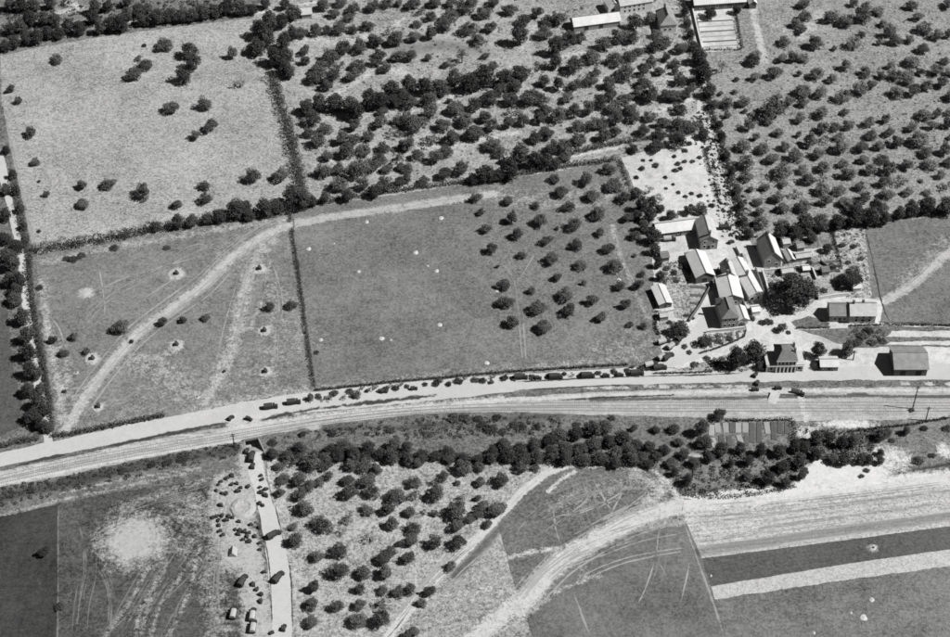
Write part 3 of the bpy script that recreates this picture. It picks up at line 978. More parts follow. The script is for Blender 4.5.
for x, y, r, lab in (
        (54, 60, 9, 'lone round tree near the upper left corner of the pale meadow'),
        (9, 91, 6, 'upper of two small trees at the left edge of the pale meadow'),
        (17, 102, 6, 'lower of two small trees at the left edge of the pale meadow'),
        (27, 134, 9, 'dark tree near the lane in the left of the pale meadow'),
        (130, 76, 11, 'broad tree, lower left of the trio in the upper meadow'),
        (143, 66, 9, 'tree on the right of the trio in the upper meadow'),
        (137, 59, 5, 'smallest and topmost tree of the trio in the upper meadow'),
        (162, 46, 11, 'dark tree just left of the tallest clump in the upper meadow'),
        (184, 54, 14, 'tallest tree of the dense clump in the upper meadow'),
        (190, 66, 11, 'middle tree of the dense clump in the upper meadow'),
        (180, 79, 13, 'lowest tree of the dense clump in the upper meadow'),
        (168, 109, 12, 'round tree below the dense clump, left of a pair'),
        (202, 106, 11, 'round tree below the dense clump, right of a pair'),
        (229, 56, 9, 'round tree near the upper right corner of the pale meadow'),
        (207, 128, 10, 'dark tree below the pair in the middle of the meadow'),
        (193, 137, 8, 'tree touching the left side of another in mid meadow'),
        (34, 163, 6, 'small tree alone near the left lane of the pale meadow'),
        (45, 195, 5, 'very small tree low in the left of the pale meadow'),
        (80, 187, 8, 'left tree of three in a row in the lower meadow'),
        (105, 185, 10, 'middle tree of three in a row in the lower meadow'),
        (139, 194, 11, 'dark round tree, rightmost of three in the lower meadow'),
        (80, 205, 9, 'tree below the leftmost of the three in the lower meadow'),
        (174, 206, 8, 'tree just above the hedge at the foot of the meadow'),
        (202, 187, 8, 'upper tree of a close pair above the meadow hedge'),
        (202, 200, 10, 'lower tree of a close pair above the meadow hedge'),
        (251, 179, 10, 'tree near the lower right corner of the pale meadow'),
        (276, 177, 12, 'dark tree by the corner where two hedges meet'),
        (117, 329, 12, 'largest dark tree in the rutted camp field'),
        (161, 323, 8, 'small tree on the edge of the wide pale track'),
        (181, 321, 7, 'small tree just right of the wide pale track'),
        (204, 318, 7, 'third small tree right of the wide pale track'),
        (72, 338, 7, 'upper right of four small trees near the left lane'),
        (52, 341, 7, 'upper left of four small trees near the left lane'),
        (85, 352, 6, 'lower right of four small trees near the left lane'),
        (62, 354, 7, 'lower left of four small trees near the left lane'),
        (267, 308, 8, 'left tree of a pair beside the thin straight hedge'),
        (289, 306, 8, 'right tree of a pair beside the thin straight hedge')):
    plant('meadow_tree', x, y, r, 'apple', lab, 'tree', 'trees scattered over the left fields')
plant('meadow_tree', 237, 85, 9, 'sparse', 'thin see-through tree casting a flat shadow in the upper meadow', 'tree', 'trees scattered over the left fields', 'pale_leaf')
for x, y, r, lab in ((143, 45, 4, 'tiny bush left of the clump in the upper meadow'), (38, 181, 3, 'tiny bush near the lane in the lower meadow'), (130, 341, 4, 'small bush on the wide pale track'),
                     (38, 287, 5, 'small bush beside the left lane at the camp field edge'), (65, 258, 5, 'left of three low bushes under the meadow hedge'), (71, 259, 6, 'middle of three low bushes under the meadow hedge'),
                     (79, 255, 6, 'right of three low bushes under the meadow hedge'), (112, 247, 7, 'flat bush under the middle of the meadow hedge'), (165, 247, 5, 'flat scrub below the right part of the meadow hedge'),
                     (63, 391, 4, 'small bush near the foot of the camp field'), (223, 371, 3, 'tiny bush near the second track in the camp field'), (57, 606, 7, 'dark bush on the pale field boundary at lower left'),
                     (315, 352, 4, 'small bush beside the thin straight hedge, right side'), (38, 231, 3, 'tiny bush at the lower left corner of the meadow')):
    plant('bush', x, y, r, 'bush', lab, 'bush', 'bushes in the left fields', 'hedge_leaf')
plant('meadow_tree', 41, 553, 10, 'apple', 'lone dark tree in the plain field at lower left', 'tree', 'trees scattered over the left fields', 'hedge_leaf')

orchard('apple_tree', '''474,199,8 505,202,8 533,206,7 552,180,8 582,181,10 557,194,10 588,198,10 565,208,9 593,215,11 479,213,6 483,230,8 508,220,10 537,223,10 514,236,10
543,242,8 556,229,3 570,227,10 574,246,9 597,234,7 605,171,9 610,186,12 619,199,11 624,219,8 631,237,9 605,250,9 488,250,9 519,256,7 548,260,10 578,266,8 554,278,8
497,267,3 501,286,9 529,292,6 560,296,12 502,303,10 534,309,11 565,313,10 590,302,9 508,324,9 539,328,12 598,319,8 611,267,10 633,256,4 640,275,5 582,284,4 617,288,7
635,287,8 622,306,9 628,325,5 641,327,5''', 12, 0.12, 'dark round apple tree', 'of the middle orchard', 'apple trees of the middle orchard')

orchard('apple_tree', '''277,467,7 287,462,9 307,465,13 322,466,9 349,465,11 362,467,10 373,471,9 280,480,9 296,481,10 316,482,8 326,477,7 345,481,10 364,482,11 278,494,8 297,495,10 306,488,9
346,494,11 368,494,10 392,497,12 414,465,8 405,462,8 411,483,10 433,484,9 440,477,9 458,469,12 477,468,8 412,497,9 432,496,11 456,484,4 477,483,9 497,481,11 519,470,9 534,469,5 457,501,8 476,499,5
300,509,13 291,527,6 317,526,12 293,542,10 365,511,9 385,512,9 388,525,10 314,557,9 336,552,12 336,573,12 360,573,12 380,559,12 388,552,8 381,574,12 397,545,5 311,589,10 357,591,8
380,591,8 396,593,9 308,605,10 334,606,11 356,605,10 379,606,11 308,623,9 353,622,11 377,622,13 407,513,8 410,530,10 408,542,10 405,559,9 422,513,5 432,514,6 452,513,13 475,514,9
492,511,13 454,528,10 431,544,11 453,544,11 485,525,7 449,567,7 407,591,9 426,593,9 419,604,7 411,632,8 403,637,8 466,520,8 480,508,9''', 11, 0.0, 'leafy orchard tree', 'of the south orchard',
        'trees of the south orchard', sparse=0.06, sz=0.92)
for x, y, r, lab in ((345, 520, 9, 'thin pale tree among the dark south orchard trees'), (366, 538, 10, 'pale bare-looking tree in the middle of the south orchard'), (340, 532, 7, 'low thin tree below the pale one in the south orchard')):
    plant('withered_tree', x, y, r, 'sparse', lab, 'tree', 'thin trees of the south orchard', 'pale_leaf')

orchard('orchard_tree', '''320,7,9 338,4,8 331,15,9 350,10,9 347,19,7 369,8,9 383,5,8 396,4,7 299,34,8 313,33,9 324,32,7 337,31,9 350,31,7 364,27,9 387,33,7 390,42,8 302,53,8 303,62,7
326,58,11 340,52,10 357,50,10 372,43,11 377,55,8 393,43,10 394,58,10 317,70,10 335,68,10 355,67,9 373,64,8 382,70,8 310,80,10 328,79,11 348,77,10 323,88,9
309,122,11 322,131,9 350,128,10 377,124,10 380,113,7 396,122,9 305,134,8 314,143,11 338,141,10 351,142,9 366,138,8 391,134,10 324,158,9 342,154,11 361,152,9 380,149,8 376,160,9 393,160,10 400,148,7
320,173,12 335,171,9 353,172,13 368,168,10 384,170,8 399,168,7 335,187,12 360,187,9 380,188,12 397,184,7
410,5,9 418,12,8 428,18,8 445,18,11 440,28,10 460,10,10 463,31,11 488,29,9 480,15,10 505,12,10 520,22,10 533,15,9 545,22,9 555,22,10 541,36,9 566,40,10 578,40,8 430,5,9 447,4,9 470,2,8 490,4,8
411,39,9 428,37,9 475,41,9 407,58,9 426,59,5 443,66,6 458,60,10 484,57,5 491,67,7 535,68,9 570,69,11 588,57,10 594,73,6 415,25,6
554,88,10 571,86,9 586,83,9 564,99,8 405,105,10 425,102,10 448,102,4 450,111,11 426,115,10 404,122,10 438,126,11 460,122,11 412,129,11 470,108,10 485,101,12 497,92,10 507,102,10 512,113,10 525,102,12
537,101,10 541,111,9 482,119,10 488,129,10 505,126,9 520,123,9 472,131,7 535,121,9 555,117,11 570,115,10 585,112,10 596,105,10 590,126,10 575,128,9
600,46,10 590,60,9 612,62,10 625,58,9 635,53,8 651,48,10 660,45,9 677,50,9 663,59,7 672,65,7 673,73,5 647,66,9 640,74,8 657,73,7 620,76,11 605,85,8 640,84,9 676,82,9 663,97,10 635,95,11 646,99,11
620,100,11 606,96,10 610,109,11 625,111,10 671,98,10 681,97,9 598,125,9 612,122,9 630,119,9 646,118,9 676,110,9 660,125,9 675,126,10 690,128,9 615,39,11 632,26,10 648,20,9 653,35,8 628,40,9 690,88,6
404,147,10 427,141,10 448,141,10 469,136,12 415,157,8 443,153,9 432,160,10 487,147,12 496,153,10 404,170,8 404,181,8 420,182,8 440,175,11 458,172,10 530,139,10 543,135,10 560,150,10 575,141,10 563,159,7
548,150,10 600,138,9 612,134,9 640,132,9 655,136,9''', 12, 0.05, 'round fruit tree', 'of the top orchard', 'trees of the top orchard', sparse=0.05, sz=0.96)

orchard('fruit_tree', '''800,5,9 801,18,10 793,25,9 799,31,8 781,43,9 811,46,11 752,57,8 779,60,8 790,60,9 800,60,8 771,75,11 753,78,8 812,75,12 797,75,6 828,80,9 842,68,9 849,45,11 832,49,5 827,20,12
842,23,11 858,18,12 862,8,10 851,5,7 875,12,9 880,25,7 860,35,6 885,34,11 877,44,5 891,42,10 907,41,7 907,7,10 915,18,9 920,30,12 934,37,9 920,50,10 945,36,8 945,5,9 888,67,6 907,63,11 942,62,7 862,74,9
878,77,7 890,77,10 905,75,9 917,73,7 932,72,11 946,73,9 855,91,12 868,87,9 837,98,13 817,95,10 798,93,12 800,105,8 893,93,11 909,93,11 905,83,8 923,87,11 937,85,10 947,97,10 785,103,10 797,120,8
817,114,11 842,113,7 845,127,8 865,124,9 883,121,9 920,116,11 933,115,8 947,113,7 908,129,9 929,127,9 945,125,10 820,130,10 831,128,9 723,104,10 740,104,9 725,116,6 745,128,9 743,112,5 719,94,5 733,92,5 735,80,5
764,122,9 796,122,6 775,134,8 797,136,6 836,138,8 868,137,9 885,134,9 753,139,6 806,143,11 822,141,8 893,144,10 912,141,14 948,138,6 758,150,11 781,148,8 813,155,12 836,150,12 858,149,10 875,148,9
922,154,10 940,151,11 768,160,11 791,158,10 840,165,8 859,161,10 879,160,9 903,166,10 925,165,10 945,163,10 778,174,13 799,171,8 819,168,11 844,175,12 865,171,11 883,171,11 938,176,8 919,181,4
762,188,8 781,185,7 804,181,10 820,180,8 880,184,10 897,182,10 943,187,10 774,200,9 793,195,9 816,191,11 836,192,10 857,188,9 755,203,8 904,193,8 925,193,6 884,195,10 861,199,9 778,210,10 799,208,11
822,203,10 842,203,11 757,213,8 880,208,8 758,225,10 780,224,10 740,148,10 742,165,11 743,178,9 748,190,6''', 9, 0.06, 'lit round fruit tree', 'of the right orchard', 'trees of the right orchard', sparse=0.04, mat='light_leaf', sz=0.82)
plant('broad_tree', 765, 112, 19, 'apple', 'broadest tree of the right orchard, standing near its left edge', 'tree')

# hedgerow and woodland trees, larger and darker
HT = (('of the upper left wood', 'trees of the upper left wood', '''3,45,10 12,42,10 25,38,10 35,38,10 46,34,9 57,34,9 66,27,10 78,30,9 8,28,11 18,24,12 28,20,11 43,20,10 53,20,10 20,6,10 32,5,10 48,3,10 8,5,9 90,18,10
98,28,10 108,26,11 118,24,13 125,15,10 135,10,10 145,8,9 140,20,9 92,8,10 105,5,10 125,2,9 145,22,7 155,18,11 168,16,10 180,17,10 190,15,11 200,13,11 212,10,11 225,8,11 238,10,10 249,9,9 263,3,9 282,4,9''', 10, 0.09),
      ('of the meadow corner clump', 'trees of the corner hedge', '257,30,13 266,23,13 278,22,11 290,13,11 253,46,14 270,56,15 283,58,12 280,42,12 262,40,13 290,34,9 287,72,10 280,68,11', 11, 0),
      ('of the top orchard line', 'trees of the line across the top orchard', '''303,106,13 316,104,12 331,103,13 345,106,13 353,112,12 366,101,13 377,100,13 386,89,14 392,99,12 399,95,12
406,85,14 420,86,14 435,86,14 450,79,13 465,83,15 479,78,15 500,78,12 515,72,14 540,80,10 515,36,15 552,48,12 552,62,11 512,84,11''', 14, 0.1),
      ('of the meadow hedge', 'trees of the meadow hedge', '232,207,15 216,216,11 262,207,14 287,195,18 300,200,14 273,205,12 154,226,8 175,223,9 190,221,9 247,214,10 244,205,8 206,219,8', 9, 0.12),
      ('of the middle orchard hedge', 'trees of the hedge above the middle orchard', '480,173,14 495,173,12 507,172,13 515,156,15 530,161,12 541,161,12 552,163,9 470,178,9 310,202,8 322,198,9 345,196,9 372,192,9', 9, 0.14),
      ('of the right pasture hedge', 'trees of the hedge above the right pasture', '''800,225,13 815,223,14 832,221,13 848,217,14 865,217,13 880,219,10 895,213,10 906,208,12 922,206,12 940,204,15 950,201,13 790,232,12 775,233,11 808,236,9 870,208,10 852,208,10''', 9, 0.2),
      ('of the pale yard hedge', 'trees of the hedge beside the pale yard', '632,192,9 638,205,11 645,215,12 640,226,10 649,236,12 652,249,9 655,263,8 657,276,7 648,204,9 634,214,8 654,228,8', 14, 0.1),
      ('of the left lane', 'trees along the left lane', '''15,290,9 4,255,11 8,280,11 5,150,6 5,190,8 3,215,10 2,237,11 14,245,11 10,263,13 17,281,11 12,298,11 20,317,12 24,335,13 26,352,13 28,370,13 36,373,9 39,387,9 25,389,12 36,402,12 43,408,10 30,414,12 46,426,9 38,423,10
12,175,6 15,190,7 19,208,7 22,225,7 24,240,8''', 20, 0.0),
      ('of the upper lane', 'trees along the upper lane', '682,12,7 685,22,7 688,34,7 691,46,8 695,57,12 697,75,14 705,91,11 700,66,10 710,104,8 716,124,7 719,137,7 724,156,7 729,172,7 734,190,7 737,205,7 741,220,8 745,234,8 700,133,9', 13, 0.0),
      ('of the railway belt', 'trees of the belt below the railway', '''270,453,9 285,453,9 297,446,10 296,456,9 312,454,8 322,456,10 328,447,10 340,443,13 334,453,11 350,452,12 365,447,11 362,456,10 377,452,10 390,443,11 388,455,11 403,447,10 405,456,9
419,451,10 420,457,9 433,454,9 445,449,10 446,457,9 460,456,9 475,457,9 490,449,10 488,457,9 500,443,11 505,453,12 515,448,12 520,456,11 530,443,12 533,454,12 545,438,12 547,451,13 556,432,12 560,445,13 562,457,11
572,431,12 575,446,13 580,457,11 588,427,13 590,441,13 596,455,12 601,424,12 604,438,13 611,451,12 618,436,12 624,448,12 632,443,11 638,455,11 628,458,11 645,446,10 652,455,10 660,448,10 612,461,10 645,462,9
632,427,6 653,428,7 671,427,8 690,460,9 668,461,9 680,452,9 676,440,8''', 10, 0.0),
      ('of the lower right thicket', 'trees of the thicket at lower right', '''697,428,12 700,440,11 716,449,11 706,456,9 737,448,9 745,460,9 757,450,9 775,450,10 790,446,10 778,464,11 795,460,11 798,474,8 764,478,10 728,463,7 684,480,8 672,472,7
812,438,11 825,436,9 800,446,9 812,452,9 838,442,9 849,441,9 830,458,8 840,460,9 857,458,9 865,459,8 876,433,10 884,431,7 878,452,6 877,460,7 903,430,7 744,476,7 782,482,8''', 12, 0.0))
for where, group, data, pitch, slope in HT:
    orchard('hedgerow_tree', data, pitch, slope, 'dark leafy tree', where, group, kind='tall', mat='hedge_leaf', sz=0.8, hz=0.56 if 'belt' in where else 0.72)
plant('round_tree', 715, 415, 10, 'apple', 'round dark tree at the corner of the kitchen garden', 'tree', None, 'hedge_leaf')
for x, y, r, kd, lab in ((781, 298, 28, 'giant', 'huge dark tree towering in the middle of the village'), (843, 281, 18, 'giant', 'second largest dark tree, at the right of the village gardens'),
                         (824, 250, 9, 'apple', 'dark tree against the garden wall under the hedge'), (731, 358, 15, 'tall', 'dark spreading tree left of the station, lower of two'),
                         (748, 351, 14, 'tall', 'dark spreading tree beside the station, upper of two'), (813, 350, 11, 'tall', 'tall narrow tree just right of the station'),
                         (842, 349, 10, 'tall', 'tall narrow tree right of the white-roofed hut'), (757, 367, 8, 'apple', 'small dark tree at the left corner of the station'),
                         (815, 367, 6, 'apple', 'small dark tree at the left end of the white-roofed hut'), (676, 331, 12, 'apple', 'dark tree at the foot of the village road'),
                         (701, 343, 9, 'apple', 'dark tree in the triangular garden by the road fork'), (778, 329, 8, 'apple', 'dark round tree at the top of the station square'),
                         (698, 210, 10, 'apple', 'right tree of a row behind the long barn'), (684, 212, 9, 'apple', 'middle tree of a row behind the long barn'), (668, 218, 8, 'apple', 'left tree of a row behind the long barn'),
                         (657, 209, 8, 'apple', 'dark tree at the upper left corner of the long barn'), (653, 148, 11, 'apple', 'round dark tree at the top of the pale yard, middle of three'),
                         (672, 143, 12, 'apple', 'broad tree at the top of the pale yard, right of three'), (630, 150, 8, 'apple', 'small tree at the top of the pale yard, left of three'),
                         (735, 12, 7, 'apple', 'tree behind the hedge of the upper walled garden'), (706, 16, 9, 'apple', 'dark tree at the head of the upper walled garden'),
                         (657, 198, 7, 'sparse', 'thin tree low in the left of the pale yard'), (646, 192, 7, 'sparse', 'thin pale tree beside the hedge of the pale yard'),
                         (748, 62, 10, 'apple', 'dark tree by the corner of the upper walled garden'), (718, 70, 9, 'sparse', 'thin pale tree below the upper walled garden')):
    plant('village_tree', x, y, r, kd, lab, 'tree', 'single trees in and round the village', 'hedge_leaf' if kd != 'sparse' else 'pale_leaf')

BU = (('tiny dark bush', 'of the pale yard', 'bushes on the pale yard', '664,177,4 674,170,4 679,168,4 676,163,5 683,161,4 683,150,5 688,143,4 691,161,4 698,157,4 673,156,4 654,165,5 640,168,5 635,177,4 655,166,3 650,160,3 665,188,3 690,193,4 677,192,4 690,205,3 672,184,3 642,160,3 698,195,5 684,196,4 710,205,5'),
      ('low bush', 'of the village gardens', 'bushes in the village gardens', '665,268,5 672,272,6 680,266,5 687,270,6 660,280,5 675,281,4 685,315,4 668,322,5 692,318,3 745,316,5 750,318,5 740,325,6 730,325,6 760,322,6 768,322,5 787,332,4 778,270,6 790,276,6 803,283,5 815,272,6 822,290,5 830,266,6 835,285,5 808,262,5 797,296,5 770,285,7 858,280,5 846,262,5 852,246,5 860,258,4 840,245,5 866,330,7 860,335,7 870,342,6 853,343,7 880,340,6 675,342,5 683,346,5 688,352,4 705,358,5 692,364,5 712,364,6 728,338,5 716,341,5'),
      ('low dark bush', 'of the railway bank', 'bushes on the rough bank', '451,417,8 462,417,8 476,418,7 495,417,6 487,428,9 500,431,6 512,424,7 520,426,6 536,426,5 480,424,6 575,424,5 610,418,5 388,430,6 330,432,7 270,442,7 300,434,6 165,462,7 180,458,7 150,464,6 120,470,6 60,480,7 30,490,6'),
      ('small bush', 'of the far right', 'bushes at the far right', '915,460,8 930,455,5 945,428,6 910,410,4 890,440,5 922,428,6 865,470,5 803,470,6 860,476,4'))
for what, where, group, data in BU:
    for (x, y, r), i, j, n in rows(parse(data), 12):
        plant('bush', x, y, r, 'bush', f'{what}, {nth(j)} from left in {nth(i)} row down {where}', 'bush', group, 'hedge_leaf' if 'dark' in what else 'scrub_leaf', sz=0.85)


def hedge(label, pts, w, h, n_per_m=48, mat='hedge_leaf', name='hedge', group=None, size=0.24, gaps=0.0):
    P = [Vector((p.x, p.y, 0)) for p in W(pts)]
    o0 = P[0].copy()
    lumps = []
    L = 0
    for a, b in zip(P[:-1], P[1:]):
        ln = (b - a).length
        L += ln
        k = max(1, int(ln / (w * 0.55)))
        for i in range(k):
            if rnd.random() < gaps:
                continue
            q = a.lerp(b, (i + 0.5) / k) - o0
            hh = h * rnd.uniform(0.72, 1.2)
            lumps.append(((q.x + rnd.uniform(-.15, .15) * w, q.y + rnd.uniform(-.15, .15) * w, hh * 0.46), (w * rnd.uniform(0.42, 0.62), w * rnd.uniform(0.42, 0.62), hh * 0.52)))
    me = leaves_mesh(name, lumps, max(60, int(L * n_per_m)), size, rnd.randrange(9999))
    root = empty(name, o0)
    tag(root, label, 'hedge', group)
    link_mesh('foliage', me, mat, root)
    mb = MB()
    for lp in lumps[::2]:
        x, y, _ = lp[0]
        mb.cyl(0.08, 0.04, 0, h * 0.5, 5, Matrix.Translation((x, y, 0)))
    mb.build('stems', 'bark', root)['kind'] = 'stuff'
    return root


hedge('long leafy hedge at the foot of the pale meadow', [(35, 252), (80, 245), (120, 238), (160, 230), (195, 225), (225, 220), (262, 215), (297, 211)], 4.6, 4.6, 80)
hedge('thick hedge between the pale meadow and the top orchard', [(272, 78), (280, 100), (286, 122), (292, 145), (298, 168), (304, 204)], 5.0, 4.6, 80)
hedge('thin straight clipped hedge between the camp field and the pasture', [(292, 229), (296, 255), (301, 290), (306, 330), (310, 358), (315, 389)], 1.5, 1.9, 40, size=0.19)
hedge('short stub of hedge above the gap where the track passes', [(289, 213), (291, 222)], 1.6, 2.0, 40, size=0.19)
hedge('low dark clipped hedge along the road below the pasture', [(315, 390.5), (360, 386), (400, 381.5), (440, 378.5), (480, 374.5), (520, 371.5), (560, 369), (600, 366.5), (628, 365)], 1.1, 1.3, 40, size=0.19)
hedge('hedge above the pasture and the middle orchard', [(308, 206), (350, 198), (400, 191), (440, 186), (475, 181), (520, 175), (560, 168), (617, 160)], 2.6, 2.6)
hedge('upper hedge along the path below the top orchard', [(555, 161), (575, 153), (600, 147), (640, 140), (697, 133)], 3.0, 3.0)
hedge('hedge sloping down the left side of the pale yard', [(619, 160), (624, 173), (629, 187)], 1.6, 2.2, 24)
hedge('dark hedge between the left lane and the meadow', [(14, 178), (17, 195), (21, 215), (25, 237), (29, 255)], 3.2, 3.4, 34)
hedge('dark hedge between the left lane and the camp field', [(29, 256), (31, 285), (35, 315), (38, 335), (44, 365), (49, 395), (53, 430)], 2.4, 3.0)
hedge('leafy hedge along the road below the camp field', [(53, 437), (75, 434), (100, 429), (130, 423), (165, 416)], 2.2, 2.2)
hedge('hedge along the road left of the lane mouth', [(-12, 449), (10, 445), (28, 441), (39, 439)], 2.6, 2.6)
hedge('dark hedge beside the lane at the top of the village', [(702, 88), (709, 108), (718, 130), (724, 150), (730, 172), (736, 195), (741, 215), (746, 236)], 3.0, 3.2)
hedge('dark clipped hedge on the left of the lane near the top', [(681, -8), (684, 10), (688, 30), (692, 48), (697, 66), (700, 84)], 3.2, 3.4)
hedge('ragged hedge between the pale yard and the lane', [(699, 118), (703, 134), (708, 152)], 1.6, 2.0, gaps=0.25)
hedge('short dark clipped hedge, upper of two beside the pale yard', [(705, 151), (708, 163), (711.5, 174), (718, 177)], 1.2, 2.0, 40, size=0.19)
hedge('short dark clipped hedge, lower of two beside the pale yard', [(714, 182), (716, 190), (718.5, 199)], 1.2, 2.0, 40, size=0.19)
hedge('hedge under the trees above the right pasture', [(772, 240), (800, 236), (835, 229), (870, 223), (910, 217), (960, 211)], 2.6, 2.6)
hedge('thin dark hedge on the left of the garden strip', [(832, 230), (836, 248), (842, 269)], 0.9, 1.8, 40, size=0.19)
hedge('straight dark hedge in the upper walled garden', [(735, 11), (738, 28), (742, 50)], 1.4, 2.2, 24)
hedge('low hedge across the foot of the upper walled garden', [(706, 50), (725, 50), (742, 50)], 1.2, 1.4, 20)
hedge('dark hedge bordering the garden left of the white shed', [(655, 316), (656, 330), (659, 335)], 0.9, 1.5, 40, size=0.19)
hedge('dark foot hedge of the tree belt below the railway', [(266, 456), (330, 459), (400, 458), (460, 460), (540, 462), (600, 465), (655, 465)], 3.2, 3.0)
hedge('dark hedge on top of the kitchen garden', [(726, 421), (760, 421), (792, 420)], 1.2, 1.6, 22)
hedge('dark hedge at the right end of the kitchen garden', [(793, 421), (794, 434), (792, 447)], 1.8, 2.2, 22)
hedge('low dark hedge running right from the thicket', [(850, 432), (875, 429), (910, 425), (950, 418)], 1.0, 1.3, 20)
hedge('thin dark hedge below the pasture track at far right', [(850, 326), (890, 325), (955, 326)], 0.8, 1.2, 20)
hedge('low hedge round the triangular garden by the road fork', [(700, 354), (716, 349), (732, 343), (744, 337), (746, 330)], 0.8, 1.1, 40, size=0.19)
hedge('low hedge along the road below the triangular garden', [(653, 374), (690, 373), (712, 372)], 0.8, 1.0, 40, size=0.19)
hedge('low dark hedge on the grass plot behind the station', [(796, 328.5), (812, 328.5), (830, 328)], 0.8, 1.1, 40, size=0.19)
hedge('low scrub hedge along the field edge under the thicket', [(672, 486), (690, 496), (720, 498), (760, 494), (795, 487)], 2.0, 1.5, 18, 'scrub_leaf')


def tufts(name, label, polys, n, lo, hi, mat, seed):
    g = np.random.default_rng(seed)
    lumps = []
    for poly in polys:
        P = np.array([(p.x, p.y) for p in W(poly)])
        a, b = P.min(0), P.max(0)
        k = 0
        while k < n:
            q = g.uniform(a, b)
            if inside(P, q[None])[0]:
                s = g.uniform(lo, hi)
                lumps.append(((q[0], q[1], s * 0.3), (s, s, s * 0.5)))
                k += 1
    o = link_mesh(name, leaves_mesh(name, lumps, len(lumps) * 12, (lo + hi) * 0.2, seed), mat)
    tag(o, label, 'undergrowth', None, 'stuff')


tufts('rank_grass', 'rank grass and weeds on the banks beside the railway', [[(0, 487), (70, 475), (200, 449), (240, 443), (240, 455), (120, 480), (0, 508)], [(262, 440), (330, 428), (440, 416), (560, 417), (560, 432), (440, 440), (330, 436)]], 330, 0.35, 0.9, 'scrub_leaf', 71)
tufts('undergrowth', 'tangled undergrowth between the thicket trees', [[(668, 468), (720, 452), (800, 446), (796, 480), (740, 494), (690, 496)], [(800, 430), (880, 430), (870, 455), (805, 462)]], 260, 0.5, 1.2, 'scrub_leaf', 72)
tufts('undergrowth', 'garden plants and weeds between the village houses', [[(657, 262), (690, 262), (690, 283), (664, 285)], [(765, 268), (836, 252), (845, 296), (800, 310), (764, 300)], [(834, 232), (863, 228), (870, 298), (846, 296)], [(672, 370), (735, 353), (748, 371)], [(692, 348), (704, 336), (742, 331), (728, 343)], [(850, 328), (884, 328), (884, 343), (850, 346)]], 70, 0.3, 0.9, 'scrub_leaf', 73)
tufts('undergrowth', 'rough scrub under the trees of the upper left wood', [[(0, 0), (250, 0), (250, 16), (100, 34), (0, 50)]], 330, 0.6, 1.5, 'hedge_leaf', 74)
tufts('undergrowth', 'weeds and saplings between the trees of the top orchard', [[(300, 0), (690, 0), (700, 130), (420, 180), (320, 200)]], 900, 0.3, 0.9, 'scrub_leaf', 75)
tufts('undergrowth', 'weeds between the trees of the right orchard', [[(720, 60), (950, 0), (950, 200), (770, 225)]], 420, 0.25, 0.7, 'scrub_leaf', 76)
tufts('undergrowth', 'broken bushes strewn along both sides of the upper lane', [[(697, 110), (712, 108), (748, 238), (732, 236)], [(718, 160), (738, 160), (756, 230), (740, 236)]], 110, 0.3, 0.8, 'hedge_leaf', 77)

# ================================================================== BUILDINGS


def slab(p, q, r, s, t=0.18):
    """thick four-cornered roof plane, corners counter-clockwise seen from above"""
    n = (q - p).cross(s - p).normalized() * t
    m = MB()
    m.add([p, q, r, s, p + n, q + n, r + n, s + n], [(3, 2, 1, 0), (4, 5, 6, 7), (0, 1, 5, 4), (1, 2, 6, 5), (2, 3, 7, 6), (3, 0, 4, 7)])
    return m


def window(root, x, z, w, h, face, frame='white_paint', y=0.0, door=False):
    """an opening on the front ('f', at depth y) or on a side ('l', 'r' given as x position, y along the side)"""
    def M(o):
        if face == 'f':
            return Matrix.Translation((x, y, z))
        if face == 'l':
            return Matrix.Translation((x, y, z)) @ Matrix.Rotation(R(-90), 4, 'Z')
        return Matrix.Translation((x, y, z)) @ Matrix.Rotation(R(90), 4, 'Z')
    m = M(0)
    f = MB()
    t = 0.12
    f.box(-w / 2 - t, w / 2 + t, -0.07, 0.05, -t, 0.0, m)
    f.box(-w / 2 - t, w / 2 + t, -0.07, 0.05, h, h + t, m)
    f.box(-w / 2 - t, -w / 2, -0.07, 0.05, 0.0, h, m)
    f.box(w / 2, w / 2 + t, -0.07, 0.05, 0.0, h, m)
    fo = f.build('door' if door else 'window', frame, root)
    p = MB()
    p.box(-w / 2, w / 2, -0.03, 0.05, 0.0, h, m)
    p.build('door_leaf' if door else 'pane', 'dark_wood' if door else 'dark_glass', fo)


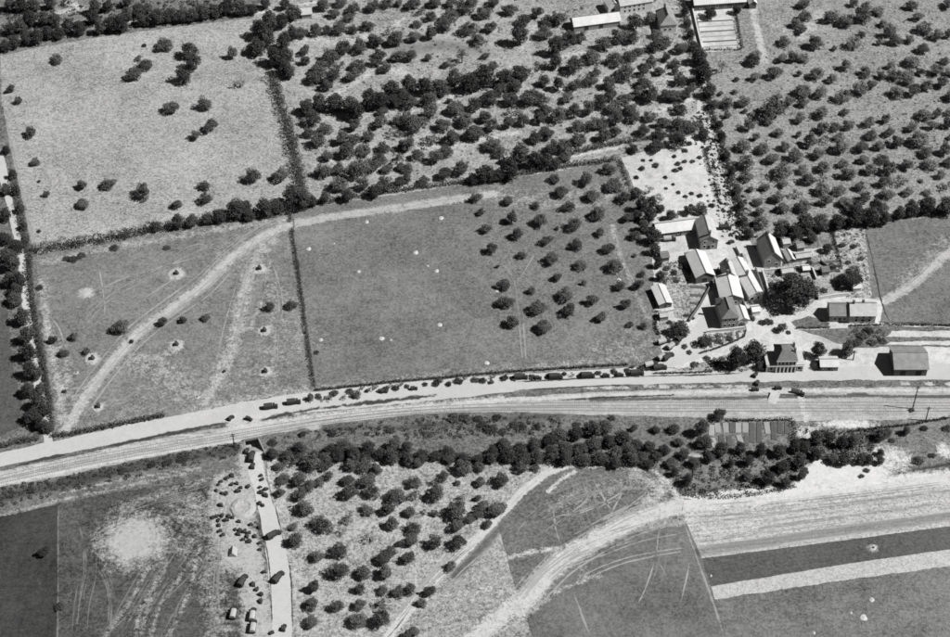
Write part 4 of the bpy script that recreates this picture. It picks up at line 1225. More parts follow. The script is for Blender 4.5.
def house(name, label, a, b, depth, eave, ridge, axis, wall='lime_wash', roof='mid_tile', roof2=None, chim=(), wins=(), doors=(), group='village buildings', over=0.35, world=False, back=0.0):
    A, B = (a, b) if world else (at(*a), at(*b))
    Lx = (B - A).length
    rz = math.atan2((B - A).y, (B - A).x)
    root = empty(name, A, rz)
    tag(root, label, 'building', group)
    hw = MB()
    e, g = eave, ridge
    if axis == 'x':
        prof = [(0, 0), (depth, 0), (depth, e), (depth / 2, g), (0, e)]
        v = [(0, y, z) for y, z in prof] + [(Lx, y, z) for y, z in prof]
        hw.add(v, [(4, 3, 2, 1, 0), (5, 6, 7, 8, 9), (0, 1, 6, 5), (1, 2, 7, 6), (2, 3, 8, 7), (3, 4, 9, 8), (4, 0, 5, 9)])
    elif axis == 'y':
        hw.prism([(0, 0), (Lx, 0), (Lx, e), (Lx / 2, g), (0, e)], 0, depth)
    else:
        hw.box(0, Lx, 0, depth, 0, e)
    hw.build('wall', wall, root)
    o = over
    V = Vector
    roof2 = roof2 or roof
    if axis == 'x':
        k = (g - e) / (depth / 2) * o
        slab(V((-o, -o, e - k)), V((Lx + o, -o, e - k)), V((Lx + o, depth / 2, g)), V((-o, depth / 2, g))).build('roof_slope', roof, root)
        slab(V((Lx + o, depth + o, e - k)), V((-o, depth + o, e - k)), V((-o, depth / 2, g)), V((Lx + o, depth / 2, g))).build('roof_slope', roof2, root)
        rg = MB().box(-o, Lx + o, depth / 2 - 0.15, depth / 2 + 0.15, g + 0.1, g + 0.27)
    elif axis == 'y':
        k = (g - e) / (Lx / 2) * o
        slab(V((-o, depth + o, e - k)), V((-o, -o, e - k)), V((Lx / 2, -o, g)), V((Lx / 2, depth + o, g))).build('roof_slope', roof, root)
        slab(V((Lx + o, -o, e - k)), V((Lx + o, depth + o, e - k)), V((Lx / 2, depth + o, g)), V((Lx / 2, -o, g))).build('roof_slope', roof2, root)
        rg = MB().box(Lx / 2 - 0.15, Lx / 2 + 0.15, -o, depth + o, g + 0.1, g + 0.27)
    else:
        i = min(Lx, depth) * 0.36
        if Lx >= depth:
            r0, r1 = V((i, depth / 2, g)), V((Lx - i, depth / 2, g))
        else:
            r0, r1 = V((Lx / 2, i, g)), V((Lx / 2, depth - i, g))
        c = [V((-o, -o, e)), V((Lx + o, -o, e)), V((Lx + o, depth + o, e)), V((-o, depth + o, e))]
        if Lx >= depth:
            fs = [(c[0], c[1], r1, r0), (c[2], c[3], r0, r1), (c[1], c[2], r1), (c[3], c[0], r0)]
        else:
            fs = [(c[3], c[0], r0, r1), (c[1], c[2], r1, r0), (c[0], c[1], r0), (c[2], c[3], r1)]
        for q in fs:
            m = MB()
            n = len(q)
            m.add(list(q) + [p - V((0, 0, 0.15)) for p in q], [tuple(range(n)), tuple(range(2 * n - 1, n - 1, -1))] + [(j + n, (j + 1) % n + n, (j + 1) % n, j) for j in range(n)])
            m.build('roof_slope', roof, root)
        d = r1 - r0
        rg = MB().box(min(r0.x, r1.x) - .15, max(r0.x, r1.x) + .15, min(r0.y, r1.y) - .15, max(r0.y, r1.y) + .15, g - 0.02, g + 0.15)
    rg.build('ridge', 'slate' if roof != 'slate' else 'grey_render', root)
    for cx, cy, ch in chim:
        c = MB()
        c.box(cx - 0.4, cx + 0.4, cy - 0.4, cy + 0.4, e * 0.8, ch)
        c.box(cx - 0.5, cx + 0.5, cy - 0.5, cy + 0.5, ch, ch + 0.2)
        c.build('chimney', 'dark_stone', root)
    for x, z, w, h in wins:
        window(root, x, z, w, h, 'f')
    for x, w, h in doors:
        window(root, x, 0.12, w, h, 'f', 'grey_render', 0.0, True)
    return root


row = lambda n, L, z, w=0.9, h=1.3, m=1.2: [(m + (L - 2 * m) * (i + 0.5) / n, z, w, h) for i in range(n)]
house('long_barn', 'long low barn with a white roof beside the pale yard', (656.5, 239), (703, 233), 6.5, 3.0, 5.2, 'x', 'grey_render', 'white_sheet_roof', wins=row(3, 18, 1.2), doors=[(9.2, 2.2, 2.2), (2.2, 1.6, 2.0)])
house('farmhouse', 'grey-gabled farmhouse with a pale roof at the right end of the long barn', (700, 250), (717, 249), 12.5, 5.0, 7.2, 'y', 'grey_render', 'mid_tile', 'pale_tile', chim=[(3.4, 1.0, 9.0)], wins=[(1.6, 1.0, 1, 1.4), (5.0, 1.0, 1, 1.4), (1.6, 3.4, .9, 1.2), (5.0, 3.4, .9, 1.2)], doors=[(3.3, 1.1, 2.1)])  # paler tile on the right slope paints in the sunlight on that side
house('barn', 'white-roofed barn with a dark gable above the cabbage plot', (695.5, 284), (713.5, 281.5), 13.5, 3.6, 5.7, 'y', 'dark_stone', 'white_sheet_roof', doors=[(3.5, 2.2, 2.6)])
house('white_shed', 'small shed with a bright white roof by the orchard hedge', (659, 309), (671.5, 307), 10.0, 2.4, 3.3, 'y', 'dark_stone', 'white_sheet_roof', doors=[(2.4, 1.2, 1.9)])
house('village_house', 'house with a broad white roof on the right of the village road', (720, 306), (741.5, 305), 12.0, 4.0, 6.0, 'y', 'grey_render', 'white_sheet_roof', 'white_sheet_roof', chim=[(4.2, 11.0, 8.4)], wins=[(2.0, 1.0, .9, 1.3), (6.0, 1.0, .9, 1.3)])
house('village_house', 'tall dark-fronted house with a grey hipped roof near the road fork', (721, 329), (737, 327.5), 11.0, 5.6, 8.4, 'hip', 'grey_render', 'slate', chim=[(1.2, 7.0, 9.2)], wins=row(3, 6.0, 1.0, 0.8, 1.4, .5) + row(3, 6.0, 3.6, 0.8, 1.3, .5))
house('lean_to', 'low white annexe right of the grey hipped-roof house', (738, 325), (748, 324), 7.0, 2.6, 3.8, 'y', 'lime_wash', 'white_sheet_roof')
house('village_house', 'small narrow house with a grey roof where the lane meets the village', (724, 285), (735, 284), 8.0, 4.2, 6.6, 'y', 'grey_render', 'mid_tile', 'pale_tile', chim=[(2.0, 6.0, 7.5)], wins=[(1.2, 1.1, .8, 1.2), (3.2, 1.1, .8, 1.2)])  # sun-facing right slope gets a lighter tile, its light put into the colour
house('long_house', 'long white-roofed house running down beside the huge village tree', (748.5, 302), (762, 299.5), 21.0, 3.2, 4.6, 'y', 'lime_wash', 'white_sheet_roof', wins=[(1.4, 1.0, .9, 1.2), (3.8, 1.0, .9, 1.2)], chim=[(2.6, 10, 6.9)])
house('gabled_house', 'house with a grey gable and a bright right roof slope left of the gardens', (763.5, 268), (780.5, 266.5), 12.0, 4.6, 8.2, 'y', 'grey_render', 'mid_tile', 'white_sheet_roof', chim=[(3.5, 11, 9.3)], wins=[(1.8, 2.8, .9, 1.3), (5.0, 1.0, 1.2, 1.2)])  # one roof: sunlit right slope coloured white, shaded left slope coloured grey
house('garden_hut', 'little white-roofed hut right of the grey gabled house', (788, 264), (794, 263), 5.5, 2.0, 3.0, 'y', 'dark_stone', 'white_sheet_roof')
house('garden_hut', 'tiny pale hut standing among the garden plots', (803, 273), (809, 272.5), 2.6, 1.8, 2.5, 'x', 'dark_stone', 'white_sheet_roof')
house('cottage', 'grey-roofed half of the cottage pair below the gardens', (829, 322), (848.6, 322), 7.0, 3.6, 6.2, 'x', 'grey_render', 'mid_tile', wins=row(3, 7.8, 1.0), doors=[(3.9, 1.0, 2.0)])
house('cottage', 'pale-roofed half of the cottage pair below the gardens', (849, 323.5), (874.5, 323.5), 7.4, 4.4, 7.2, 'x', 'lime_wash', 'pale_tile', wins=row(3, 10, 1.0) + row(3, 10, 2.9, .8, 1.0), chim=[(1.2, 3.7, 8.4), (5, 4.4, 8.0)], doors=[(5, 1.0, 2.0)])
house('goods_shed', 'big grey-roofed goods shed at the right of the station square', (893.5, 376), (926, 376), 11.0, 4.0, 6.6, 'x', 'dark_stone', 'mid_tile', over=0.5, doors=[(3.2, 2.4, 2.8), (9.0, 2.4, 2.8)])
house('station_hut', 'small white-roofed hut between two narrow trees by the station', (820, 371), (837.5, 371), 5.0, 2.5, 3.7, 'x', 'dark_stone', 'white_sheet_roof', doors=[(3.3, 1.0, 1.9)], wins=[(1.4, 0.9, .8, .9), (5.2, 0.9, .8, .9)])
house('farm_barn', 'long white-roofed barn in the orchard at the top', (574, 32), (620, 26), 7.0, 3.2, 5.6, 'x', 'grey_render', 'white_sheet_roof', group='buildings of the upper farm', doors=[(6, 2, 2.4), (13, 2, 2.4)])
house('upper_house', 'grey hipped-roof house on the left of the lane at the top', (660, 33), (676, 32), 12.0, 4.4, 8.2, 'hip', 'lime_wash', 'mid_tile', group='buildings of the upper farm', chim=[(3.5, 10, 9.2)], wins=row(2, 7, 1.2))
house('upper_house', 'white-walled farmhouse touching the top edge of the photo', (620, 15), (652, 10), 8.0, 5.2, 7.6, 'x', 'lime_wash', 'pale_tile', group='buildings of the upper farm', wins=row(5, 14, 1.2) + row(5, 14, 3.3, .8, 1.1), chim=[(2, 4, 8.8), (12, 4, 8.8)])
house('upper_shed', 'small white building with a dark opening left of the upper farmhouse', (608, 14), (619, 12), 6.0, 4.2, 6.2, 'y', 'lime_wash', 'white_sheet_roof', group='buildings of the upper farm', doors=[(2.4, 1.6, 2.4)])
house('upper_barn', 'wide white-roofed building above the walled garden at the top edge', (694, 11), (745, 7.5), 8.0, 3.6, 6.2, 'x', 'dark_stone', 'white_sheet_roof', group='buildings of the upper farm', wins=row(5, 22, 1.2))
house('upper_shed', 'small dark shed right of the wide building at the top edge', (749, 9), (756, 8.5), 5.0, 3.2, 4.6, 'y', 'dark_stone', 'white_sheet_roof', group='buildings of the upper farm')
house('orchard_hut', 'pale hut among the trees of the top left orchard', (302, 19), (312, 18), 6.0, 2.6, 4.2, 'x', 'grey_render', 'pale_tile', group='buildings of the upper farm')


for nm, lab, a, b, dp, e, rg, ax, wl_, rf in (
        ('garden_hut', 'pale hut behind the grey gabled house, under the hedge', (783, 248), (790, 247), 4, 2.2, 3.0, 'x', 'grey_render', 'pale_tile'),
        ('garden_hut', 'small grey hut in the corner of the hedge gardens', (797, 252), (804, 251), 3.5, 2.1, 3.0, 'x', 'dark_stone', 'mid_tile'),
        ('garden_shed', 'long low shed with a pale roof between the garden plots', (796, 262), (811, 260), 3.0, 2.0, 2.8, 'x', 'dark_stone', 'pale_tile'),
        ('garden_shed', 'narrow pale-roofed shed below the little white hut', (782, 277), (793, 275.5), 3.2, 2.0, 2.7, 'x', 'grey_render', 'pale_tile'),
        ('garden_hut', 'dark hut beside the second largest village tree', (822, 276), (829, 275), 3.0, 2.1, 2.9, 'x', 'dark_stone', 'slate'),
        ('garden_hut', 'pale hut at the foot of the garden strip, above the cottages', (853, 292), (861, 291.5), 3.4, 2.0, 2.8, 'x', 'lime_wash', 'white_sheet_roof'),
        ('wash_house', 'small white-roofed wash house at the right of the plaza tree', (797, 305), (805, 304), 4.0, 2.3, 3.2, 'x', 'grey_render', 'white_sheet_roof'),
        ('wood_shed', 'grey lean shed between the long house and the road', (741, 268), (747, 267.5), 5.0, 2.2, 3.2, 'y', 'grey_render', 'mid_tile'),
        ('wood_shed', 'small dark-roofed shed in the orchard corner of the yard', (661, 262), (669, 261), 3.5, 2.1, 3.0, 'x', 'dark_stone', 'slate'),
        ('wood_shed', 'pale shed below the bright white shed by the orchard', (660, 321), (668, 320), 3.0, 2.0, 2.7, 'x', 'grey_render', 'pale_tile'),
        ('wood_shed', 'low white shed at the plaza corner under the huge tree', (752, 316), (760, 315), 3.5, 2.2, 3.1, 'x', 'lime_wash', 'white_sheet_roof'),
        ('wood_shed', 'grey shed behind the dark-gabled barn', (686, 262), (694, 261), 3.2, 2.1, 3.0, 'x', 'grey_render', 'mid_tile')):
    house(nm, lab, a, b, dp, e, rg, ax, wl_, rf, over=0.2)


def station():
    A, B = at(766, 373), at(803, 372.4)
    L = (B - A).length
    root = empty('railway_station', A, math.atan2((B - A).y, (B - A).x))
    tag(root, 'two-storey railway station with white pilasters and low wings', 'building', 'village buildings')
    c0, c1, dp, e, g = L * 0.265, L * 0.775, 8.2, 6.6, 9.4
    MB().box(c0, c1, 0, dp, 0, e).build('wall', 'grey_render', root)
    for x0, x1 in ((0.0, c0 - 0.004), (c1 + 0.004, L)):
        w = MB().box(x0, x1, 0.6, dp - 0.8, 0, 3.5).build('wing', 'grey_render', root)
        MB().box(x0 - 0.25 if x0 < 1 else x0, x1 if x0 < 1 else x1 + 0.25, 0.3, dp - 0.5, 3.5, 3.85).build('wing_roof', 'pale_tile', w)
    V = Vector
    o = 0.45
    c = [V((c0 - o, -o, e)), V((c1 + o, -o, e)), V((c1 + o, dp + o, e)), V((c0 - o, dp + o, e))]
    xm0, xm1 = c0 + 1.7, c1 - 1.7
    t = [V((xm0, dp / 2 - 1.3, g)), V((xm1, dp / 2 - 1.3, g)), V((xm1, dp / 2 + 1.3, g)), V((xm0, dp / 2 + 1.3, g))]
    for i in range(4):
        j = (i + 1) % 4
        q = [c[i], c[j], t[j], t[i]]
        MB().add(q + [p - V((0, 0, 0.12)) for p in q], [(0, 1, 2, 3), (7, 6, 5, 4), (4, 5, 1, 0), (5, 6, 2, 1), (6, 7, 3, 2), (7, 4, 0, 3)]).build('roof_slope', 'slate', root)
    MB().add(t, [(0, 1, 2, 3)]).build('roof_top', 'slate', root)
    MB().box(c0 - 0.5, c1 + 0.5, -0.5, -0.12, e - 0.4, e - 0.03).build('cornice', 'white_paint', root)
    MB().box(0, L, -0.22, -0.02, 3.3, 3.7).build('string_course', 'white_paint', root)
    n = 5
    for i in range(n + 1):
        x = c0 + (c1 - c0) * i / n
        if i in (0, 2, 3, 5) or True:
            MB().box(x - 0.22, x + 0.22, -0.16, -0.005, 0, 3.28).build('pilaster', 'white_paint', root)
    for x in (c0 + .2, c1 - .2):
        MB().box(x - 0.2, x + 0.2, -0.16, -0.005, 3.72, e - 0.42).build('pilaster', 'white_paint', root)
    for x in (0.22, L - 0.22):
        MB().box(x - 0.22, x + 0.22, 0.42, 0.595, 0, 3.48).build('pilaster', 'white_paint', root)
    for i in range(n):
        x = c0 + (c1 - c0) * (i + 0.5) / n
        window(root, x, 0.15, 0.8, 2.3, 'f', 'grey_render', 0, True)
        window(root, x, 4.2, 0.75, 1.5, 'f')
    for x in (c0 * 0.5, (c1 + L) / 2):
        window(root, x, 0.9, 1.1, 1.6, 'f', y=0.6)
    for y in (dp / 2 - 1.6, dp / 2 + 1.2):
        MB().box(c1 - 1.0, c1 - 0.3, y - 0.4, y + 0.4, e, 10.4).build('chimney', 'dark_stone', root)


station()

# platform ramp and low walls
r = empty('loading_ramp', at(773, 399), 0)
tag(r, 'white slanting loading ramp beside the railway below the station', 'ramp')
q = [p - at(773, 399) for p in W([(767, 402.5), (775.5, 405), (780, 395), (771, 393)])]
up1 = [Vector((p.x, p.y, h)) for p, h in zip(q, (0.1, 0.1, 1.1, 1.1))]
MB().add(q + up1, [(4, 5, 6, 7), (0, 1, 5, 4), (1, 2, 6, 5), (2, 3, 7, 6), (3, 0, 4, 7)]).build('slope', 'chalk', r)
q = [p - at(773, 399) for p in W([(779, 395.5), (797, 396), (797, 393), (779, 392.8)])]
MB().add(q + [Vector((p.x, p.y, 1.0)) for p in q], [(4, 5, 6, 7), (0, 1, 5, 4), (1, 2, 6, 5), (2, 3, 7, 6), (3, 0, 4, 7)]).build('platform', 'chalk', r)


def wall_line(label, pts, w, h, mat, name='garden_wall', group='garden walls'):
    P = W(pts)
    root = empty(name, P[0])
    tag(root, label, 'wall', group)
    for a, b in zip(P[:-1], P[1:]):
        d = b - a
        m = Matrix.Translation(a - P[0]) @ Matrix.Rotation(math.atan2(d.y, d.x), 4, 'Z')
        s = MB().box(0, d.length + w * 0.3, -w / 2, w / 2, 0, h, m).build('wall_section', mat, root)
        MB().box(0, d.length + w * 0.3, -w / 2 - .06, w / 2 + .06, h, h + 0.12, m).build('coping', mat, s)


wall_line('pale wall along the left of the village road by the plots', [(689, 322), (700, 306), (711, 286), (718, 270)], 0.45, 1.2, 'dark_stone')
wall_line('white wall in front of the triangular garden', [(706, 333), (728, 331), (744, 329)], 0.4, 1.3, 'lime_wash')
wall_line('white wall below the garden plots beside the cottages', [(818, 300), (832, 297.5), (848, 296)], 0.4, 1.6, 'lime_wash')
wall_line('dark wall down the left of the small garden plot', [(812, 282), (815, 292), (818, 299)], 0.4, 1.5, 'dark_stone')
wall_line('pale wall right of the long white-roofed house', [(762, 272), (766, 285), (769, 297)], 0.4, 1.5, 'lime_wash')
wall_line('dark wall between the gable house and the yard', [(755, 270), (760, 283), (764, 296)], 0.4, 1.6, 'dark_stone')
wall_line('low white wall closing the upper walled garden on the left', [(692, 8), (697, 30), (702, 50)], 0.4, 1.4, 'lime_wash')

wall_line('pale garden wall under the hedge, highest of the gardens', [(781, 252), (797, 256), (812, 256)], 0.35, 1.4, 'lime_wash')
wall_line('pale crooked wall between the upper garden plots', [(795, 268), (812, 270), (816, 280)], 0.35, 1.4, 'lime_wash')
wall_line('dark wall dividing the plots left of the garden strip', [(820, 262), (828, 268), (840, 267)], 0.35, 1.3, 'dark_stone')
wall_line('pale wall in front of the grey gabled house', [(764, 272), (778, 270.5), (790, 269)], 0.35, 1.2, 'lime_wash')
wall_line('pale wall along the lane opposite the farmhouse', [(736, 248), (741, 258), (744, 268)], 0.4, 1.5, 'lime_wash')
wall_line('dark wall behind the houses on the village road', [(738, 286), (742, 300), (747, 315)], 0.35, 1.5, 'dark_stone')
wall_line('pale wall closing the farm yard on its left', [(657, 244), (659, 253), (664, 260)], 0.4, 1.3, 'lime_wash')
wall_line('pale wall below the bright white shed', [(655, 312), (664, 313), (674, 311)], 0.35, 1.2, 'lime_wash')

# garden beds, each a low bed of its own
def beds(label, lines, w, h=0.25):
    o0 = at(*lines[0][0])
    root = empty('kitchen_garden', o0)
    tag(root, label, 'garden', 'kitchen gardens')
    for a, b, mt in lines:
        A, B = at(*a), at(*b)
        d = B - A
        m = Matrix.Translation(A - o0) @ Matrix.Rotation(math.atan2(d.y, d.x), 4, 'Z')
        MB().box(0, d.length, -w / 2, w / 2, 0, h, m, 0.15, 0.15).build('garden_bed', 'bed_pale' if mt else 'bed_dark', root)


beds('vegetable plot in rows below the dark-gabled barn', [((690, 287 + 4 * i), (709 - 2.5 * i, 288 + 4 * i), i % 2) for i in range(7)], 1.5)
beds('rows of vegetables in the triangular garden', [((711 + 4.5 * i, 348 - 1.6 * i), (710 + 4.5 * i, 336 - 0.6 * i), i % 2) for i in range(7)], 1.3)
beds('terraced vegetable rows in the gardens under the big hedge', [((812 - i, 264 + 4.5 * i), (838 + i, 261 + 4.5 * i), i % 2) for i in range(3)], 1.6)
beds('small fenced plot of pale beds above the white wall', [((817, 283 + 4 * i), (831 + i, 281 + 4 * i), 1) for i in range(4)], 1.5)
KG = [((712, 425), (711, 436), 1), ((717, 423), (718, 433), 1), ((725, 423), (726, 433), 1), ((732, 423), (732, 433), 0), ((738, 423), (738, 433), 1), ((745, 423), (745, 433), 1),
      ((752, 423), (752, 443), 0), ((759, 423), (759, 443), 0), ((766, 422), (768, 434), 1), ((773, 422), (774, 440), 0), ((780, 422), (780, 434), 0), ((787, 422), (787, 434), 0),
      ((712, 438), (715, 447), 1), ((721, 436), (722, 446), 0), ((729, 436), (730, 446), 0), ((738, 435), (742, 445), 1), ((747, 436), (746, 446), 0)]
beds('large kitchen garden of pale and dark beds below the railway', KG, 2.1)
beds('rows of plants in the walled garden at the top', [((698 + 1.2 * i, 22 + 5 * i), (733 + i, 20 + 5 * i), 1 if i % 2 else 0) for i in range(6)], 0.9)

# ================================================================== RAILWAY
def track(label, pts, name='railway_track'):
    P = W(pts)
    Q = []
    for i in range(len(P) - 1):
        p0, p1, p2, p3 = P[max(0, i - 1)], P[i], P[i + 1], P[min(len(P) - 1, i + 2)]
        for k in range(8):
            t = k / 8
            Q.append(0.5 * ((2 * p1) + (p2 - p0) * t + (2 * p0 - 5 * p1 + 4 * p2 - p3) * t * t + (3 * p1 - p0 - 3 * p2 + p3) * t ** 3))
    Q.append(P[-1])
    o0 = Q[0].copy()
    root = empty(name, o0)
    tag(root, label, 'railway', 'railway tracks')
    nrm = []
    for i in range(len(Q)):
        t = (Q[min(i + 1, len(Q) - 1)] - Q[max(i - 1, 0)]).normalized()
        nrm.append(Vector((-t.y, t.x, 0)))
    for off in (-0.72, 0.72):
        mb = MB()
        for i in range(len(Q) - 1):
            a, b = Q[i] + nrm[i] * off - o0, Q[i + 1] + nrm[i + 1] * off - o0
            n0, n1 = nrm[i] * 0.06, nrm[i + 1] * 0.06
            z0, z1 = Vector((0, 0, 0.07)), Vector((0, 0, 0.2))
            mb.add([a - n0 + z0, b - n1 + z0, b + n1 + z0, a + n0 + z0, a - n0 + z1, b - n1 + z1, b + n1 + z1, a + n0 + z1], [(4, 5, 6, 7), (0, 1, 5, 4), (2, 3, 7, 6)])
        mb.build('rail', 'steel', root)
    mb = MB()
    acc = 0
    for i in range(len(Q) - 1):
        d = Q[i + 1] - Q[i]
        ln = d.length
        while acc < ln:
            c = Q[i] + d * (acc / ln) - o0
            m = Matrix.Translation(c) @ Matrix.Rotation(math.atan2(d.y, d.x), 4, 'Z')
            mb.box(-0.13, 0.13, -1.25, 1.25, 0.03, 0.09, m)
            acc += 0.8
        acc -= ln
    mb.build('sleepers', 'sleeper_wood', root)['kind'] = 'stuff'


track('upper railway line nearest the main road', [(-15, 481), (70, 462), (150, 447), (245, 431), (330, 418), (420, 409), (520, 405), (640, 404), (760, 404), (870, 404), (975, 405)])
track('lower railway line nearest the tree belt', [(-15, 485), (70, 467), (150, 452), (245, 436), (330, 421.5), (420, 412), (520, 409), (640, 410), (760, 410), (870, 410), (975, 410)])


def pole(x, y, h, label):
    root = empty('telegraph_pole', at(x, y))
    tag(root, label, 'pole', 'poles beside the railway')
    MB().cyl(0.24, 0.17, 0, h, 8).build('post', 'dark_wood', root)
    for z in (h - 0.5, h - 1.2):
        c = MB().box(-0.9, 0.9, -0.07, 0.07, z - .07, z + .07).build('cross_arm', 'dark_wood', root)
        for xx in (-0.8, -0.4, 0.4, 0.8):
            MB().cyl(0.05, 0.04, z + .07, z + .25, 6, Matrix.Translation((xx, 0, 0))).build('insulator', 'white_paint', c)


pole(912.5, 409, 12.0, 'tall dark pole standing beside the railway at the right')
pole(925.5, 421, 7.5, 'shorter pole to the lower right of the tall one')
pole(853, 360, 5.0, 'short post at the edge of the station square')
pole(234.5, 447, 7.0, 'thin pole on the bank left of the railway bridge')

# ================================================================== PITS, CRATERS AND SPOIL
def pit(x, y, w, h, label, cover=True, dark=True, group='dug pits with pale spoil'):
    p = at(x, y)
    rx = w / 2 / ppm(p)
    ry = h / 2 * (at(x, y) - at(x, y + 1)).length
    rx, ry = rx * 0.72, ry * 0.72
    root = empty('dug_pit', p)
    tag(root, label, 'pit', group)
    n = 22
    g = random.Random(int(x * 7 + y))
    prof = ((1.0, 0.07), (0.85, 0.16), (0.62, 0.24), (0.42, 0.3), (0.30, 0.1), (0.0, 0.08)) if dark else ((1.0, 0.07), (0.8, 0.14), (0.5, 0.22), (0.25, 0.25), (0.1, 0.26), (0, 0.26))
    v, f = [], []
    jit = [1 + 0.16 * math.sin(2.1 * i * 0.29 + x) + 0.12 * math.sin(5 * i * 0.286 + y) + g.uniform(-.06, .06) for i in range(n)]
    for k, (rr, z) in enumerate(prof):
        for i in range(n):
            a = 6.2832 * i / n
            j = 1 + (jit[i] - 1) * min(1, rr * 1.2)
            v.append((rx * rr * j * math.cos(a), ry * rr * j * math.sin(a), z))
    for k in range(len(prof) - 1):
        for i in range(n):
            f.append((k * n + i, k * n + (i + 1) % n, (k + 1) * n + (i + 1) % n, (k + 1) * n + i))
    MB().add(v, f).build('spoil_ring', 'spoil', root)
    if dark:
        MB().cyl(0.75, 0.7, 0.1, 0.2, 12).build('pit_floor', 'dark_earth', root)
    if cover:
        MB().prism([(-0.9, 0.1), (0.9, 0.1), (0.25, 1.5), (-0.25, 1.5)], -0.9, 0.8, Matrix.Translation((-0.3, 0, 0.1))).build('dark_cover', 'canvas', root)
    return root


pit(177, 274, 14, 11, 'pale oval pit with a dark cover, topmost in the camp field')
pit(177, 345, 13, 9, 'pale pit with a dark cover in the middle of the camp field')
pit(265, 331, 12, 9, 'pale pit with a dark cover below the pair of trees by the thin hedge')
pit(260, 269, 13, 9, 'pale pit with a dark cover between the two pale tracks')
pit(93, 359, 15, 10, 'pale pit with a dark cover left of the wide pale track')
pit(99, 407, 11, 7, 'small pale pit with a dark cover near the foot of the wide track')
pit(266, 372, 13, 9, 'pale pit with a dark cover near the road end of the camp field')
pit(86, 293, 15, 9, 'plain white oval of spoil without a cover in the camp field', False, False)
pit(76, 373, 7, 5, 'faint little ring of earth left of the wide pale track', False)
pit(197, 397, 8, 6, 'faint ring of dark earth near the road in the camp field', False)
pit(873, 548, 10, 8, 'dark crater with a pale rim in the ploughed strip', False)
for i, (x, y, r, lab) in enumerate(((309, 249, 5.5, 'white spot of spoil just right of the thin hedge'), (334, 243.5, 2.6, 'tiny white spot right of the largest spot by the hedge'), (359, 271.5, 4.5, 'white spot in the left half of the pasture'),
                                    (321, 340, 5, 'white spot low beside the thin hedge'), (382, 338.5, 6, 'white spot in the lower middle of the pasture'), (391, 340, 3, 'tiny white spot beside another in the lower pasture'),
                                    (441.5, 218, 6, 'white spot near the top right of the pasture'), (416, 252.5, 6, 'brightest white spot in the right of the pasture'), (437, 271, 5, 'white spot close to the orchard edge'),
                                    (440, 325, 6, 'flat white spot near the lower orchard edge'), (487, 363, 6, 'white spot near the road at the foot of the pasture'), (864, 618, 8.5, 'round white spot of spoil in the field at lower right'),
                                    (851, 613, 3.5, 'tiny white spot left of the round one at lower right'), (872, 600, 6, 'faint pale spot above the round one at lower right'), (814, 633, 4, 'faint pale spot at the bottom edge right'),
                                    (711, 576, 3, 'speck of chalk at the end of the pale strip'), (497, 262 + 29, 4, 'pale spot beside the first orchard trees'), (619, 280, 5, 'small white scrap lying in the middle orchard'),
                                    (367, 222, 5, 'pale spot near the track at the top of the pasture'), (428, 256 + 10, 3, 'tiny pale speck right of the brightest spot'), (885, 437, 4, 'bright white scrap at the thicket edge, upper'), (878, 453, 5, 'bright white scrap at the thicket edge, lower'))):
    p = at(x, y)
    rm = r / 2.4 / ppm(p)
    n = 12
    g = random.Random(i)
    v = [(0, 0, 0.3)] + [(rm * k * g.uniform(.8, 1.12) * math.cos(6.283 * j / n), rm * k * 1.2 * g.uniform(.8, 1.15) * math.sin(6.283 * j / n), z) for k, z in ((0.5, 0.16), (1.0, 0.05)) for j in range(n)]
    f = [(0, 1 + j, 1 + (j + 1) % n) for j in range(n)] + [(1 + j, 1 + n + j, 1 + n + (j + 1) % n, 1 + (j + 1) % n) for j in range(n)]
    o = MB().add(v, f).build('chalk_heap', 'chalk')
    o.location = p
    tag(o, lab, 'heap', 'white spots of spoil')
p = at(243, 508)
root = empty('turf_mound', p)
tag(root, 'low round grey mound ringed by vehicles in the vehicle park', 'mound')
v, f = [], []
n = 24
for k, z in ((1, 0.03), (0.85, 0.5), (0.6, 0.75), (0.45, 0.5), (0.2, 0.35), (0.0, 0.3)):
    for i in range(n):
        v.append((4.6 * k * rnd.uniform(.95, 1.05) * math.cos(6.283 * i / n), 4.8 * k * rnd.uniform(.95, 1.05) * math.sin(6.283 * i / n), z * rnd.uniform(.8, 1.2)))
for k in range(5):
    for i in range(n):
        f.append((k * n + i, k * n + (i + 1) % n, (k + 1) * n + (i + 1) % n, (k + 1) * n + i))
MB().add(v, f).build('bank', 'spoil', root)

# ================================================================== VEHICLES AND STORES
def wheel(root, x, y, r, w):
    t = MB().cyl(r, r, -w / 2, w / 2, 12, Matrix.Translation((x, y, r)) @ Matrix.Rotation(R(90), 4, 'X'))
    o = t.build('wheel', 'tyre', root)
    MB().cyl(r * .5, r * .5, -w / 2 - .02, w / 2 + .02, 10, Matrix.Translation((x, y, r)) @ Matrix.Rotation(R(90), 4, 'X')).build('rim', 'truck_paint', o)


